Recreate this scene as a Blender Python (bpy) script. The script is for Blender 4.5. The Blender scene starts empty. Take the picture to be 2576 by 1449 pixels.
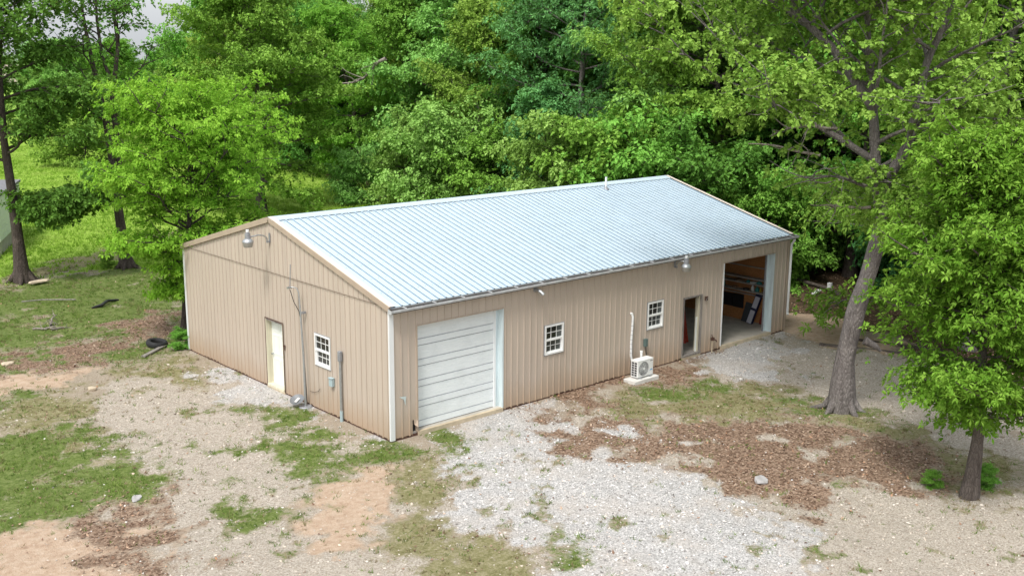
import bpy, math, random
import numpy as np
from mathutils import Vector, Matrix

# ------------------------------------------------------------------ camera
scene = bpy.context.scene
C = scene.collection
cam_d = bpy.data.cameras.new('camera'); cam = bpy.data.objects.new('camera', cam_d); C.objects.link(cam)
YAW, PITCH, ROLL = math.radians(47.905), math.radians(12.279), math.radians(0.428)
def cam_matrix():
    cy, sy, cp, sp = math.cos(YAW), math.sin(YAW), math.cos(PITCH), math.sin(PITCH)
    f = Vector((cy*cp, sy*cp, -sp)); r = Vector((sy, -cy, 0)); u = r.cross(f)
    c, s = math.cos(ROLL), math.sin(ROLL)
    r2 = r*c + u*s; u2 = -r*s + u*c
    m = Matrix((( r2.x, u2.x, -f.x, -14.463), (r2.y, u2.y, -f.y, -20.435), (r2.z, u2.z, -f.z, 9.346), (0, 0, 0, 1)))
    return m
cam.matrix_world = cam_matrix()
cam_d.sensor_width = 36; cam_d.lens = 2661.9/2576*36
cam_d.clip_start = .1; cam_d.clip_end = 2000
scene.camera = cam

# ------------------------------------------------------------------ world + sun (bright overcast)
SUN_EL, SUN_AZ = math.radians(58), math.radians(204)     # azimuth measured from +X, counter-clockwise
world = bpy.data.worlds.new('World'); scene.world = world; world.use_nodes = True
nt = world.node_tree; nt.nodes.clear()
wo = nt.nodes.new('ShaderNodeOutputWorld'); bg = nt.nodes.new('ShaderNodeBackground')
sky = nt.nodes.new('ShaderNodeTexSky'); sky.sky_type = 'NISHITA'; sky.sun_disc = False
sky.sun_elevation = SUN_EL; sky.sun_rotation = math.pi/2 - SUN_AZ
sky.dust_density = 4.0; sky.air_density = 1.0; sky.ozone_density = 1.0
hs = nt.nodes.new('ShaderNodeHueSaturation'); hs.inputs['Saturation'].default_value = .38; hs.inputs['Value'].default_value = 1.45
mx = nt.nodes.new('ShaderNodeMix'); mx.data_type = 'RGBA'; mx.inputs[0].default_value = .6; mx.inputs[7].default_value = (4.3, 4.5, 4.75, 1)   # white overcast veil over the whole sky
nt.links.new(sky.outputs[0], hs.inputs['Color']); nt.links.new(hs.outputs[0], mx.inputs[6]); nt.links.new(mx.outputs[2], bg.inputs[0])
bg.inputs[1].default_value = .13
nt.links.new(bg.outputs[0], wo.inputs[0])
sun_d = bpy.data.lights.new('sun', 'SUN'); sun_d.energy = 1.9; sun_d.angle = math.radians(12); sun_d.color = (1, .96, .9)
sun = bpy.data.objects.new('sun', sun_d); C.objects.link(sun)
sv = Vector((math.cos(SUN_EL)*math.cos(SUN_AZ), math.cos(SUN_EL)*math.sin(SUN_AZ), math.sin(SUN_EL)))
sun.rotation_euler = sv.to_track_quat('Z', 'Y').to_euler()
scene.view_settings.view_transform = 'Standard'; scene.view_settings.look = 'None'
scene.view_settings.exposure = 0.68; scene.view_settings.gamma = 1.0; scene.view_settings.use_curve_mapping = False
scene.render.engine = 'CYCLES'

# ------------------------------------------------------------------ helpers
def tag(o, label=None, cat=None, group=None, kind=None):
    if label: o['label'] = label
    if cat: o['category'] = cat
    if group: o['group'] = group
    if kind: o['kind'] = kind
    return o
def empty(name, loc=(0, 0, 0), label=None, cat=None, group=None, rz=0):
    o = bpy.data.objects.new(name, None); C.objects.link(o); o.location = loc; o.rotation_euler = (0, 0, rz)
    o.empty_display_size = .2
    return tag(o, label, cat, group)
def link(name, me, parent=None, loc=(0, 0, 0)):
    o = bpy.data.objects.new(name, me); C.objects.link(o); o.location = loc
    if parent: o.parent = parent
    return o
def fast_mesh(name, V, F, mats=(), attrs=None, smooth=False, mat_idx=None):
    """V (n,3); F (m,k) all faces with k corners"""
    me = bpy.data.meshes.new(name); V = np.asarray(V, np.float32); F = np.asarray(F, np.int32)
    m, k = F.shape
    me.vertices.add(len(V)); me.vertices.foreach_set('co', V.ravel())
    me.loops.add(m*k); me.loops.foreach_set('vertex_index', F.ravel())
    me.polygons.add(m); me.polygons.foreach_set('loop_start', np.arange(m, dtype=np.int32)*k)
    me.polygons.foreach_set('use_smooth', np.full(m, smooth))
    if mat_idx is not None: me.polygons.foreach_set('material_index', np.asarray(mat_idx, np.int32))
    for a, (ty, data) in (attrs or {}).items():
        at = me.attributes.new(a, ty, 'POINT')
        at.data.foreach_set('color' if ty == 'FLOAT_COLOR' else 'value', np.asarray(data, np.float32).ravel())
    me.update(calc_edges=True)
    for mt in mats: me.materials.append(mt)
    return me
class MB:
    def __init__(s): s.v = []; s.f = []; s.mi = []
    def quad(s, a, b, c, d, mi=0):
        n = len(s.v); s.v += [tuple(a), tuple(b), tuple(c), tuple(d)]; s.f.append((n, n+1, n+2, n+3)); s.mi.append(mi)
    def tri(s, a, b, c, mi=0):
        n = len(s.v); s.v += [tuple(a), tuple(b), tuple(c)]; s.f.append((n, n+1, n+2)); s.mi.append(mi)
    def box(s, x0, x1, y0, y1, z0, z1, mi=0):
        n = len(s.v)
        s.v += [(x0,y0,z0),(x1,y0,z0),(x1,y1,z0),(x0,y1,z0),(x0,y0,z1),(x1,y0,z1),(x1,y1,z1),(x0,y1,z1)]
        for f in ((0,3,2,1),(4,5,6,7),(0,1,5,4),(1,2,6,5),(2,3,7,6),(3,0,4,7)):
            s.f.append(tuple(n+i for i in f)); s.mi.append(mi)
        return s
    def bar(s, p, q, w, h, mi=0, up=(0, 0, 1)):
        p = Vector(p); q = Vector(q); d = (q-p).normalized(); u = Vector(up)
        if abs(d.dot(u)) > .98: u = Vector((1, 0, 0))
        a = d.cross(u).normalized()*w/2; b = a.cross(d).normalized()*h/2
        n = len(s.v)
        for c in (p, q):
            for e in (-a-b, a-b, a+b, -a+b): s.v.append(tuple(c+e))
        for f in ((0,3,2,1),(4,5,6,7),(0,1,5,4),(1,2,6,5),(2,3,7,6),(3,0,4,7)):
            s.f.append(tuple(n+i for i in f)); s.mi.append(mi)
        return s
    def tube(s, pts, rad, n=10, cap=True, mi=0):
        pts = [Vector(p) for p in pts]; m = len(pts)
        if not hasattr(rad, '__len__'): rad = [rad]*m
        base = len(s.v); u = None
        for i, p in enumerate(pts):
            d = (pts[min(i+1, m-1)]-pts[max(i-1, 0)]).normalized()
            if u is None: u = d.orthogonal().normalized()
            u = (u-d*u.dot(d)).normalized(); w = d.cross(u)
            for k in range(n):
                a = 2*math.pi*k/n; s.v.append(tuple(p+(u*math.cos(a)+w*math.sin(a))*rad[i]))
        for i in range(m-1):
            for k in range(n):
                a = base+i*n+k; b = base+i*n+(k+1) % n; s.f.append((a, b, b+n, a+n)); s.mi.append(mi)
        if cap:
            s.f.append(tuple(base+k for k in reversed(range(n)))); s.mi.append(mi)
            s.f.append(tuple(base+(m-1)*n+k for k in range(n))); s.mi.append(mi)
        return s
    def lathe(s, prof, n=20, c=(0, 0, 0), mi=0):
        base = len(s.v)
        for r, z in prof:
            for k in range(n):
                a = 2*math.pi*k/n; s.v.append((c[0]+r*math.cos(a), c[1]+r*math.sin(a), c[2]+z))
        for i in range(len(prof)-1):
            for k in range(n):
                a = base+i*n+k; b = base+i*n+(k+1) % n; s.f.append((a, b, b+n, a+n)); s.mi.append(mi)
        return s
    def mesh(s, name, mats, smooth=False, bevel=0):
        me = bpy.data.meshes.new(name); me.from_pydata(s.v, [], s.f)
        if not isinstance(mats, (list, tuple)): mats = [mats]
        for mt in mats: me.materials.append(mt)
        me.polygons.foreach_set('material_index', s.mi)
        me.polygons.foreach_set('use_smooth', [smooth]*len(s.f)); me.update()
        if smooth: me.set_sharp_from_angle(angle=math.radians(40))
        return me
    def obj(s, name, mats, parent=None, smooth=False, loc=(0, 0, 0), bevel=0):
        o = link(name, s.mesh(name, mats, smooth), parent, loc)
        if bevel:
            b = o.modifiers.new('bevel', 'BEVEL'); b.width = bevel; b.segments = 2; b.limit_method = 'ANGLE'
        return o

# ------------------------------------------------------------------ materials
class N:
    def __init__(s, name):
        s.m = bpy.data.materials.new(name); s.m.use_nodes = True; s.t = s.m.node_tree; s.t.nodes.clear()
        s.out = s.t.nodes.new('ShaderNodeOutputMaterial'); s.co = None
    def n(s, ty, **kw):
        nd = s.t.nodes.new(ty)
        for k, v in kw.items(): setattr(nd, k, v)
        return nd
    def set(s, sock, v):
        if isinstance(v, bpy.types.NodeSocket): s.t.links.new(v, sock)
        elif v is not None:
            if sock.type == 'RGBA' and len(v) == 3: v = (*v, 1)
            sock.default_value = v
    def coords(s, scale=(1, 1, 1), rot=(0, 0, 0), which='Object'):
        tc = s.n('ShaderNodeTexCoord'); mp = s.n('ShaderNodeMapping')
        s.t.links.new(tc.outputs[which], mp.inputs[0]); mp.inputs['Scale'].default_value = scale; mp.inputs['Rotation'].default_value = rot
        return mp.outputs[0]
    def noise(s, scale, detail=4, rough=.6, vec=None, dist=0, col=False):
        nd = s.n('ShaderNodeTexNoise'); nd.inputs['Scale'].default_value = scale; nd.inputs['Detail'].default_value = detail
        nd.inputs['Roughness'].default_value = rough; nd.inputs['Distortion'].default_value = dist
        if vec is None: vec = s.coords()
        s.t.links.new(vec, nd.inputs['Vector']); return nd.outputs['Color' if col else 'Fac']
    def vor(s, scale, vec=None, feature='F1', out='Distance', rnd=1):
        nd = s.n('ShaderNodeTexVoronoi', feature=feature); nd.inputs['Scale'].default_value = scale; nd.inputs['Randomness'].default_value = rnd
        if vec is None: vec = s.coords()
        s.t.links.new(vec, nd.inputs['Vector']); return nd.outputs[out]
    def ramp(s, fac, stops):
        nd = s.n('ShaderNodeValToRGB'); cr = nd.color_ramp
        while len(cr.elements) > len(stops) and len(cr.elements) > 1: cr.elements.remove(cr.elements[-1])
        while len(cr.elements) < len(stops): cr.elements.new(.5)
        for e, (p, c) in zip(cr.elements, stops):
            e.position = p
            if not hasattr(c, '__len__'): c = (c, c, c)
            e.color = (*c, 1)
        s.t.links.new(fac, nd.inputs[0]); return nd.outputs[0]
    def math(s, op, a, b=None, c=None, clamp=False):
        nd = s.n('ShaderNodeMath', operation=op, use_clamp=clamp)
        for i, v in enumerate((a, b, c)):
            if v is not None: s.set(nd.inputs[i], v)
        return nd.outputs[0]
    def mix(s, fac, a, b, mode='MIX'):
        nd = s.n('ShaderNodeMix', data_type='RGBA', blend_type=mode); s.set(nd.inputs[0], fac); s.set(nd.inputs[6], a); s.set(nd.inputs[7], b)
        return nd.outputs[2]
    def sep(s, v):
        nd = s.n('ShaderNodeSeparateXYZ'); s.t.links.new(v, nd.inputs[0]); return nd.outputs
    def attr(s, name, out='Color'):
        nd = s.n('ShaderNodeAttribute'); nd.attribute_name = name; return nd.outputs[out]
    def bump(s, h, strength=.3, dist=.02):
        nd = s.n('ShaderNodeBump'); nd.inputs['Strength'].default_value = strength; nd.inputs['Distance'].default_value = dist
        s.t.links.new(h, nd.inputs['Height']); return nd.outputs[0]
    def pbr(s, col, rough=.6, metal=0, normal=None, spec=.5, **kw):
        nd = s.n('ShaderNodeBsdfPrincipled'); s.set(nd.inputs['Base Color'], col); s.set(nd.inputs['Roughness'], rough); s.set(nd.inputs['Metallic'], metal)
        s.set(nd.inputs['Specular IOR Level'], spec)
        if normal is not None: s.t.links.new(normal, nd.inputs['Normal'])
        for k, v in kw.items(): s.set(nd.inputs[k.replace('_', ' ')], v)
        s.t.links.new(nd.outputs[0], s.out.inputs[0]); return nd
def simple(name, col, rough=.6, metal=0, var=.15, scale=8, bump=.15, spec=.5, streak=False):
    k = N(name); v = k.coords((1, 1, .12) if streak else (1, 1, 1))
    nz = k.noise(scale, 5, .65, v)
    c = k.mix(k.ramp(nz, [(.3, 0.), (.7, 1.)]), tuple(x*(1-var) for x in col), tuple(min(1, x*(1+var)) for x in col))
    k.pbr(c, rough, metal, k.bump(k.noise(scale*6, 3), bump, .004), spec)
    return k.m
def wall_metal(name, base, dirt=(.38, .26, .16), streak_amt=.28):
    k = N(name); co = k.coords(); z = k.sep(co)[2]
    st = k.noise(1.6, 5, .7, k.coords((3, 3, .12))); big = k.noise(.35, 3, .5)
    c = k.mix(k.ramp(st, [(.35, 0.), (.75, 1.)]), base, tuple(x*.86 for x in base))
    c = k.mix(k.math('MULTIPLY', k.ramp(big, [(.4, 0.), (.7, 1.)]), .35), c, tuple(x*y for x, y in zip(base, (.88, .88, .92))))
    # mud splash near the ground, ragged upper limit
    sp = k.math('SUBTRACT', 1.0, k.math('DIVIDE', z, k.math('ADD', .25, k.math('MULTIPLY', k.noise(2.2, 4, .7, k.coords((1, 1, .25))), 1.1))), clamp=True)
    c = k.mix(k.math('MULTIPLY', sp, .75), c, dirt)
    spots = k.ramp(k.noise(38, 2, .5), [(.68, 0.), (.74, 1.)])
    c = k.mix(k.math('MULTIPLY', spots, .35), c, tuple(x*.55 for x in base))
    oi = k.n('ShaderNodeObjectInfo'); c = k.mix(k.math('MULTIPLY', oi.outputs['Random'], .16), c, tuple(x*.62 for x in base))
    k.pbr(c, k.math('ADD', .38, k.math('MULTIPLY', st, .2)), 0, k.bump(k.noise(1.1, 2, .5, k.coords((3, 3, .4))), .25, .03), .45)
    return k.m
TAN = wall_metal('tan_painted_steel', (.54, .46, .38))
TAN_FLANK = wall_metal('shaded_tan_rib_flank', (.44, .365, .295))  # darker copy of the wall tan: rib shade lines put into the colour
TRIM_TAN = simple('tan_trim_steel', (.42, .335, .26), .45, var=.08, scale=3, bump=.05)
def roof_mat():
    k = N('pale_blue_grey_roof_steel'); st = k.noise(1.2, 5, .7, k.coords((4, .12, 1)))
    c = k.mix(k.ramp(st, [(.3, 0.), (.8, 1.)]), (.50, .60, .66), (.46, .56, .625))
    c = k.mix(k.math('MULTIPLY', k.ramp(k.noise(.5, 4, .6), [(.45, 0.), (.7, 1.)]), .12), c, (.60, .66, .69))
    c = k.mix(k.math('MULTIPLY', k.ramp(k.noise(22, 2), [(.7, 0.), (.75, 1.)]), .5), c, (.3, .36, .4))
    oi = k.n('ShaderNodeObjectInfo'); c = k.mix(k.math('MULTIPLY', oi.outputs['Random'], .07), c, (.32, .40, .46))
    k.pbr(c, .5, .08, k.bump(k.noise(.9, 2), .2, .02), .5); return k.m
ROOF = roof_mat()
ROOF_SIDE = simple('shade_rib_flank_blue_grey', (.16, .23, .30), .6, .1, var=.25, scale=2)  # shaded side of the roof ribs painted in as a darker colour
WHITE = simple('weathered_white_paint', (.74, .76, .76), .45, var=.06, scale=5, bump=.05, streak=True)
VINYL = simple('white_vinyl', (.80, .81, .80), .35, var=.03, scale=4, bump=.02)
def door_white():
    k = N('pale_bluish_door_steel'); g = k.noise(3, 6, .75, k.coords((1.2, 1.2, 26)))
    c = k.mix(k.ramp(g, [(.35, 0.), (.7, 1.)]), (.82, .86, .86), (.68, .74, .76))
    c = k.mix(k.math('MULTIPLY', k.ramp(k.noise(1.4, 5, .7), [(.5, 0.), (.75, 1.)]), .35), c, (.5, .54, .54))
    k.pbr(c, .5, 0, k.bump(g, .15, .004), .4); return k.m
DOORW = door_white()
JAMB = simple('weathered_bluish_white_jamb', (.55, .64, .66), .6, var=.22, scale=5, streak=True)
STEELDOOR = simple('pale_green_white_door_paint', (.77, .80, .75), .4, var=.05, scale=3)
CREAM = simple('cream_weathered_wood', (.62, .58, .44), .75, var=.15, scale=9, streak=True)
ROTWOOD = simple('grey_rotting_wood', (.24, .22, .20), .9, var=.55, scale=11, streak=True, bump=.5)
DARK = simple('dark_rubber', (.02, .02, .022), .6, var=.2)
BLACK = simple('black_plastic', (.012, .012, .014), .5, var=.1)
GALV = simple('galvanised_steel', (.42, .44, .45), .42, .7, var=.15, scale=12)
GALV_D = simple('dull_grey_metal', (.30, .31, .33), .55, .4, var=.2, scale=12)
RUST = simple('rusty_brown_iron', (.10, .05, .035), .8, .2, var=.4, scale=20)
GUTD = simple('gutter_debris', (.035, .03, .026), .95, var=.6, scale=14, bump=.6)
CONC = simple('pale_stained_concrete', (.42, .39, .34), .85, var=.2, scale=2.5, bump=.3)
SLABEDGE = simple('sandy_concrete_edge', (.50, .42, .30), .9, var=.18, scale=4, bump=.3)
PAD = simple('light_concrete_pad', (.62, .61, .58), .85, var=.1, scale=9)
OSB = None
def osb():
    k = N('orange_particle_board'); v = k.vor(26, k.coords((1, 1, 1.8)), out='Color')
    r = k.sep(v)[0]
    c = k.mix(r, (.36, .15, .045), (.55, .26, .09)); c = k.mix(k.math('MULTIPLY', k.noise(.8, 3), .6), c, (.25, .10, .04))
    k.pbr(c, .8); return k.m
OSB = osb()
LUMBER = simple('shelf_lumber', (.34, .31, .28), .8, var=.2, scale=6)
REDP = simple('red_orange_paint', (.45, .045, .018), .45, var=.2, scale=7)
LENS = N('frosted_lamp_lens'); LENS.pbr((.33, .32, .29), .3, 0, LENS.bump(LENS.vor(60), .3, .003)); LENS = LENS.m
GREENBOX = simple('grey_green_utility_box', (.10, .15, .14), .5, var=.1)
LTBOX = simple('pale_blue_grey_box', (.36, .46, .48), .5, var=.12)
BLUE = simple('blue_sticker', (.06, .36, .66), .4, var=.1)
def glass(name, tint):
    k = N(name); k.pbr(k.mix(k.noise(3, 3), tuple(x*.6 for x in tint), tint), .06, 0, k.bump(k.noise(2.5, 2), .08, .02), .6); return k.m
GLASS_D = glass('dark_window_glass', (.018, .020, .018)); GLASS_G = glass('greyish_window_glass', (.10, .115, .115)); GLASS_M = glass('screened_window_glass', (.055, .06, .06))
def bark(name, a, b, sc=7):
    k = N(name); v = k.coords((1, 1, .22)); n1 = k.noise(sc, 6, .75, v, 1.2); v1 = k.vor(sc*2.6, k.coords((1, 1, .34)), 'DISTANCE_TO_EDGE')
    c = k.mix(k.ramp(n1, [(.32, 0.), (.68, 1.)]), a, b)
    c = k.mix(k.ramp(v1, [(.0, .55), (.10, 0.)]), c, tuple(x*.5 for x in a))
    c = k.mix(k.math('MULTIPLY', k.ramp(k.noise(1.3, 3), [(.52, 0.), (.7, 1.)]), .5), c, tuple(min(1, x*1.35) for x in b))
    k.pbr(c, .9, 0, k.bump(k.math('ADD', k.math('MULTIPLY', v1, 1.5), n1), .9, .04), .2); return k.m
BARK_GREY = bark('grey_oak_bark', (.115, .10, .095), (.27, .245, .23))
BARK_DARK = bark('dark_bark', (.045, .036, .03), (.13, .105, .09))
BARK_MID = bark('brown_grey_bark', (.08, .065, .055), (.19, .16, .14))
DEADWOOD = bark('bleached_dead_wood', (.22, .19, .16), (.46, .41, .36), 12)
def leafmat(name, dark, mid, light, trans=.24, hue=0):
    k = N(name); t = k.attr('tint'); ch = k.sep(t)
    f = k.math('ADD', k.math('MULTIPLY', ch[0], .45), k.math('ADD', k.math('MULTIPLY', ch[1], .35), k.math('MULTIPLY', ch[2], .2)))
    oi = k.n('ShaderNodeObjectInfo'); f = k.math('ADD', f, k.math('MULTIPLY', k.math('SUBTRACT', oi.outputs['Random'], .5), .16))
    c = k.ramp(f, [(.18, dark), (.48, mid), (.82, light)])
    h = k.n('ShaderNodeHueSaturation'); k.t.links.new(c, h.inputs['Color'])
    k.t.links.new(k.math('ADD', .5, k.math('MULTIPLY', k.math('SUBTRACT', oi.outputs['Random'], .5), .035)), h.inputs['Hue'])
    p = k.pbr(h.outputs[0], .62, 0, None, .12)
    tr = k.n('ShaderNodeBsdfTranslucent'); k.t.links.new(k.mix(.5, h.outputs[0], (.28, .42, .03)), tr.inputs[0])
    ms = k.n('ShaderNodeMixShader'); ms.inputs[0].default_value = trans
    k.t.links.new(p.outputs[0], ms.inputs[1]); k.t.links.new(tr.outputs[0], ms.inputs[2]); k.t.links.new(ms.outputs[0], k.out.inputs[0])
    return k.m
LEAF_OAK = leafmat('oak_foliage', (0.023, 0.068, 0.008), (0.100, 0.238, 0.027), (0.266, 0.504, 0.083))
LEAF_PALE = leafmat('pale_oak_foliage', (0.038, 0.094, 0.017), (0.150, 0.311, 0.055), (0.340, 0.588, 0.148))
LEAF_YEL = leafmat('yellow_green_oak_foliage', (0.033, 0.078, 0.007), (0.119, 0.238, 0.022), (0.316, 0.469, 0.087))
LEAF_LIME = leafmat('fresh_lime_foliage', (0.036, 0.114, 0.006), (0.136, 0.352, 0.018), (0.357, 0.632, 0.076), .38)
LEAF_STAR = leafmat('bright_hickory_foliage', (0.022, 0.084, 0.007), (0.092, 0.273, 0.021), (0.255, 0.510, 0.076), .34)
LEAF_DARK = leafmat('dark_oak_foliage', (0.014, 0.050, 0.007), (0.059, 0.163, 0.021), (0.169, 0.364, 0.065))
LEAF_TEAL = leafmat('bluish_green_foliage', (0.018, 0.073, 0.024), (0.072, 0.231, 0.068), (0.182, 0.448, 0.148))
# ------------------------------------------------------------------ ground
def hash2(ix, iy, s):
    h = (ix.astype(np.int64)*374761393 + iy.astype(np.int64)*668265263 + s*1442695041) & 0xffffffff
    h = ((h ^ (h >> 13))*1274126177) & 0xffffffff
    return ((h ^ (h >> 16)) & 0xffff)/65535.0
def vnoise(x, y, s=0):
    ix = np.floor(x); iy = np.floor(y); fx = x-ix; fy = y-iy; fx = fx*fx*(3-2*fx); fy = fy*fy*(3-2*fy)
    ix = ix.astype(np.int64); iy = iy.astype(np.int64)
    a = hash2(ix, iy, s); b = hash2(ix+1, iy, s); c = hash2(ix, iy+1, s); d = hash2(ix+1, iy+1, s)
    return (a*(1-fx)+b*fx)*(1-fy)+(c*(1-fx)+d*fx)*fy
def fbm(x, y, s=0, o=4):
    r = 0; a = .5; t = 0
    for i in range(o): r = r+a*vnoise(x*2**i, y*2**i, s+i*17); t += a; a *= .55
    return r/t
def sdf(px, py, poly):
    """signed distance, positive inside"""
    d2 = np.full(px.shape, 1e9); ins = np.zeros(px.shape, bool); n = len(poly)
    for i in range(n):
        ax, ay = poly[i]; bx, by = poly[(i+1) % n]; ex, ey = bx-ax, by-ay
        wx, wy = px-ax, py-ay; t = np.clip((wx*ex+wy*ey)/(ex*ex+ey*ey+1e-12), 0, 1)
        d2 = np.minimum(d2, (wx-ex*t)**2+(wy-ey*t)**2)
        if abs(ey) > 1e-9:
            c = (ay > py) != (by > py); ins ^= c & (px < (bx-ax)*(py-ay)/ey+ax)
    d = np.sqrt(d2); return np.where(ins, d, -d)
CH = 'WTCBGDLF'
BASE_ZONES = [
 ('D', [(-60, 8), (-60, 30), (18, 26), (18, 11), (0, 11), (-3, 10), (-6.5, 10.5)]),
 ('D', [(-60, 8), (-6.5, 10.5), (-9, 0), (-14, -6), (-60, -30)]),
 ('G', [(-9, 11.5), (-3, 14), (0, 16), (4, 17), (12, 17), (14, 25), (5, 25), (-2, 25), (-14, 26)]),
 ('L', [(-60, 27.5), (-1.6, 25.6), (2.1, 26.6), (5, 25.6), (18, 25), (60, 32), (200, 300), (-200, 300), (-200, 20)]),
 ('F', [(17.2, 10), (19.2, 2), (19.4, -3.2), (17.0, -4.0), (16.5, -6), (16.5, -40), (300, -300), (400, 400), (44, 130), (38, 80), (31.5, 58), (30, 42), (25.5, 31.5), (19, 24), (16, 15)]),
]
ZONES=[('T',[(-4.4,8.9),(-2.4,10.0),(-0.2,11.0),(-0.0,0.0),(17.3,-0.1),(17.0,-2.0),(15.1,-5.8),(12.9,-10.0),(2.0,-15.3),(-10.8,-4.1),(-6.7,10.4)]),('D',[(-6.7,10.4),(-4.9,10.6),(-4.1,8.2),(-4.5,5.1),(-5.0,1.7),(-6.1,-0.2),(-7.3,-0.2),(-8.8,-0.3),(-9.6,0.1)]),('T',[(-4.1,8.6),(-2.6,9.6),(-0.3,10.8),(-0.8,7.3),(-1.8,4.4),(-2.7,2.0),(-2.9,0.1),(-3.1,-0.6),(-4.6,-2.5),(-2.1,-6.4),(-3.1,-7.5),(-7.6,-3.6),(-6.5,-1.4),(-6.2,0.4),(-5.0,1.7),(-4.5,4.7),(-4.5,7.2)]),('G',[(-7.4,6.4),(-5.4,6.6),(-4.4,4.9),(-4.8,2.1),(-5.2,1.0),(-6.4,.6),(-8.4,.4),(-9.5,1.0),(-9.5,4)]),('G',[(-7.9,6.2),(-7.1,5.8),(-6.8,2.9),(-6.9,0.7),(-7.3,0.2),(-8.7,0.1),(-9.2,1.2)]),('G',[(-6.2,12.0),(-4.8,10.8),(-5.7,9.1),(-7.2,8.6)]),('C',[(-9.4,0.5),(-8.5,0.3),(-7.2,0.2),(-6.3,-0.8),(-7.1,-3.0),(-8.5,-6.1),(-10.8,-4.1)]),('B',[(-7.1,0.4),(-6.2,0.2),(-6.4,-1.2),(-7.0,-2.5),(-7.3,-1.8),(-7.3,-0.7)]),('D',[(-2.2,10.3),(-0.1,10.9),(-0.5,7.6),(-1.6,6.7),(-2.0,8.4)]),('W',[(-0.9,8.2),(0.0,7.9),(0.1,6.5),(-0.1,5.0),(-0.2,4.1),(-1.4,4.3),(-1.5,5.9)]),('W',[(-0.4,3.6),(-0.0,-0.0),(-0.4,0.1),(-0.7,1.6),(-0.7,3.0)]),('G',[(-1.9,4.7),(-1.3,4.0),(-0.5,3.7),(-0.5,1.8),(-0.2,0.1),(0.3,-0.9),(-0.6,-1.3),(-1.4,-1.5),(-2.3,-1.1),(-2.3,0.3),(-2.2,2.0),(-1.8,3.6)]),('D',[(-2.0,-1.1),(-1.1,-1.2),(0.0,-1.2),(-0.5,-2.5),(-1.2,-4.5),(-1.6,-6.8),(-2.6,-8.0),(-4.6,-6.2),(-2.8,-4.1),(-2.4,-2.7)]),('C',[(-3.0,-1.3),(-1.9,-1.3),(-1.6,-1.6),(-2.4,-2.6),(-2.6,-4.0),(-4.0,-4.2),(-4.3,-3.3),(-4.1,-2.0)]),('G',[(-2.8,0.8),(-2.6,-0.4),(-2.8,-1.0),(-3.4,-0.7)]),('G',[(-4.9,-1.3),(-4.3,-1.8),(-4.5,-2.2),(-5.0,-1.7)]),('W',[(0.4,-0.3),(3.8,0.0),(5.6,-0.2),(5.3,-1.2),(3.9,-3.3),(3.8,-4.7),(3.7,-6.5),(3.3,-8.4),(3.7,-9.6),(1.2,-11.3),(-3.0,-7.7),(-1.6,-6.8),(-1.1,-4.6),(-0.5,-2.6),(-0.2,-1.5)]),('G',[(1.0,0.1),(1.5,-0.5),(1.2,-1.7),(0.7,-2.1),(0.4,-1.7),(0.6,-0.5)]),('G',[(-0.9,-6.8),(-0.3,-7.3),(-0.5,-7.8),(-1.3,-7.7),(-1.5,-7.4)]),('T',[(3.7,-8.2),(6.5,-9.9),(7.2,-11.3),(9.3,-12.6),(2.0,-15.3),(-0.9,-12.8),(3.6,-9.7)]),('D',[(6.2,-0.8),(8.1,-0.3),(9.2,-0.8),(11.0,-0.9),(11.4,-3.4),(11.3,-5.6),(11.2,-8.4),(9.5,-10.0),(9.1,-8.0),(8.0,-5.1),(5.4,-3.3),(5.4,-1.8)]),('G',[(8.4,-0.6),(10.2,-1.3),(9.9,-2.4),(8.1,-2.4),(7.3,-1.6)]),('G',[(10.6,-4.0),(11.2,-5.5),(11.0,-7.5),(9.8,-7.5),(9.3,-6.1),(9.5,-4.5)]),('B',[(5.1,0.2),(7.1,0.2),(9.2,0.3),(11.5,0.1),(11.3,-0.6),(8.6,-0.5),(6.8,-0.5),(5.7,-1.6),(5.0,-0.8)]),('B',[(4.7,-2.1),(5.4,-2.7),(6.9,-3.4),(8.6,-5.4),(9.3,-7.8),(9.3,-9.9),(7.8,-11.0),(6.6,-9.8),(5.5,-8.5),(4.1,-8.8),(3.9,-7.5),(4.0,-5.2),(3.7,-4.2),(3.2,-3.1)]),('W',[(4.7,-3.4),(5.6,-3.8),(5.5,-4.7),(4.6,-4.5)]),('W',[(11.4,0.2),(13.7,0.2),(17.1,0.0),(17.0,-2.0),(16.4,-4.1),(14.7,-6.0),(11.9,-5.1),(11.6,-3.3),(10.8,-1.1)]),('T',[(16.6,-0.7),(16.6,-3.7),(14.9,-7.2),(13.8,-9.9),(10.9,-12.5),(9.6,-11.6),(10.3,-9.6),(11.0,-7.5),(11.7,-5.5),(11.8,-3.6)]),('C',[(19.4,1.6),(20.2,0.5),(18.9,-3.0),(16.8,-4.1),(16.9,-3.3),(17.2,-0.1)]),('D',[(9.2,-9.7),(10.4,-10.3),(9.5,-11.3),(7.6,-11.6),(7.1,-10.9)]),('C',[(-5.7,11.2),(-4.8,12.3),(-3.1,11.7),(-3.8,10.7),(-5.5,10.3)]),('B',[(-4.8,14.3),(-3.6,14.4),(-1.4,13.9),(-1.9,12.4),(-2.8,12.4),(-4.7,12.8),(-5.8,12.5)]),('B',[(-1.2,16.2),(1.7,16.7),(1.2,14.2),(0.2,13.4)])]

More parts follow.
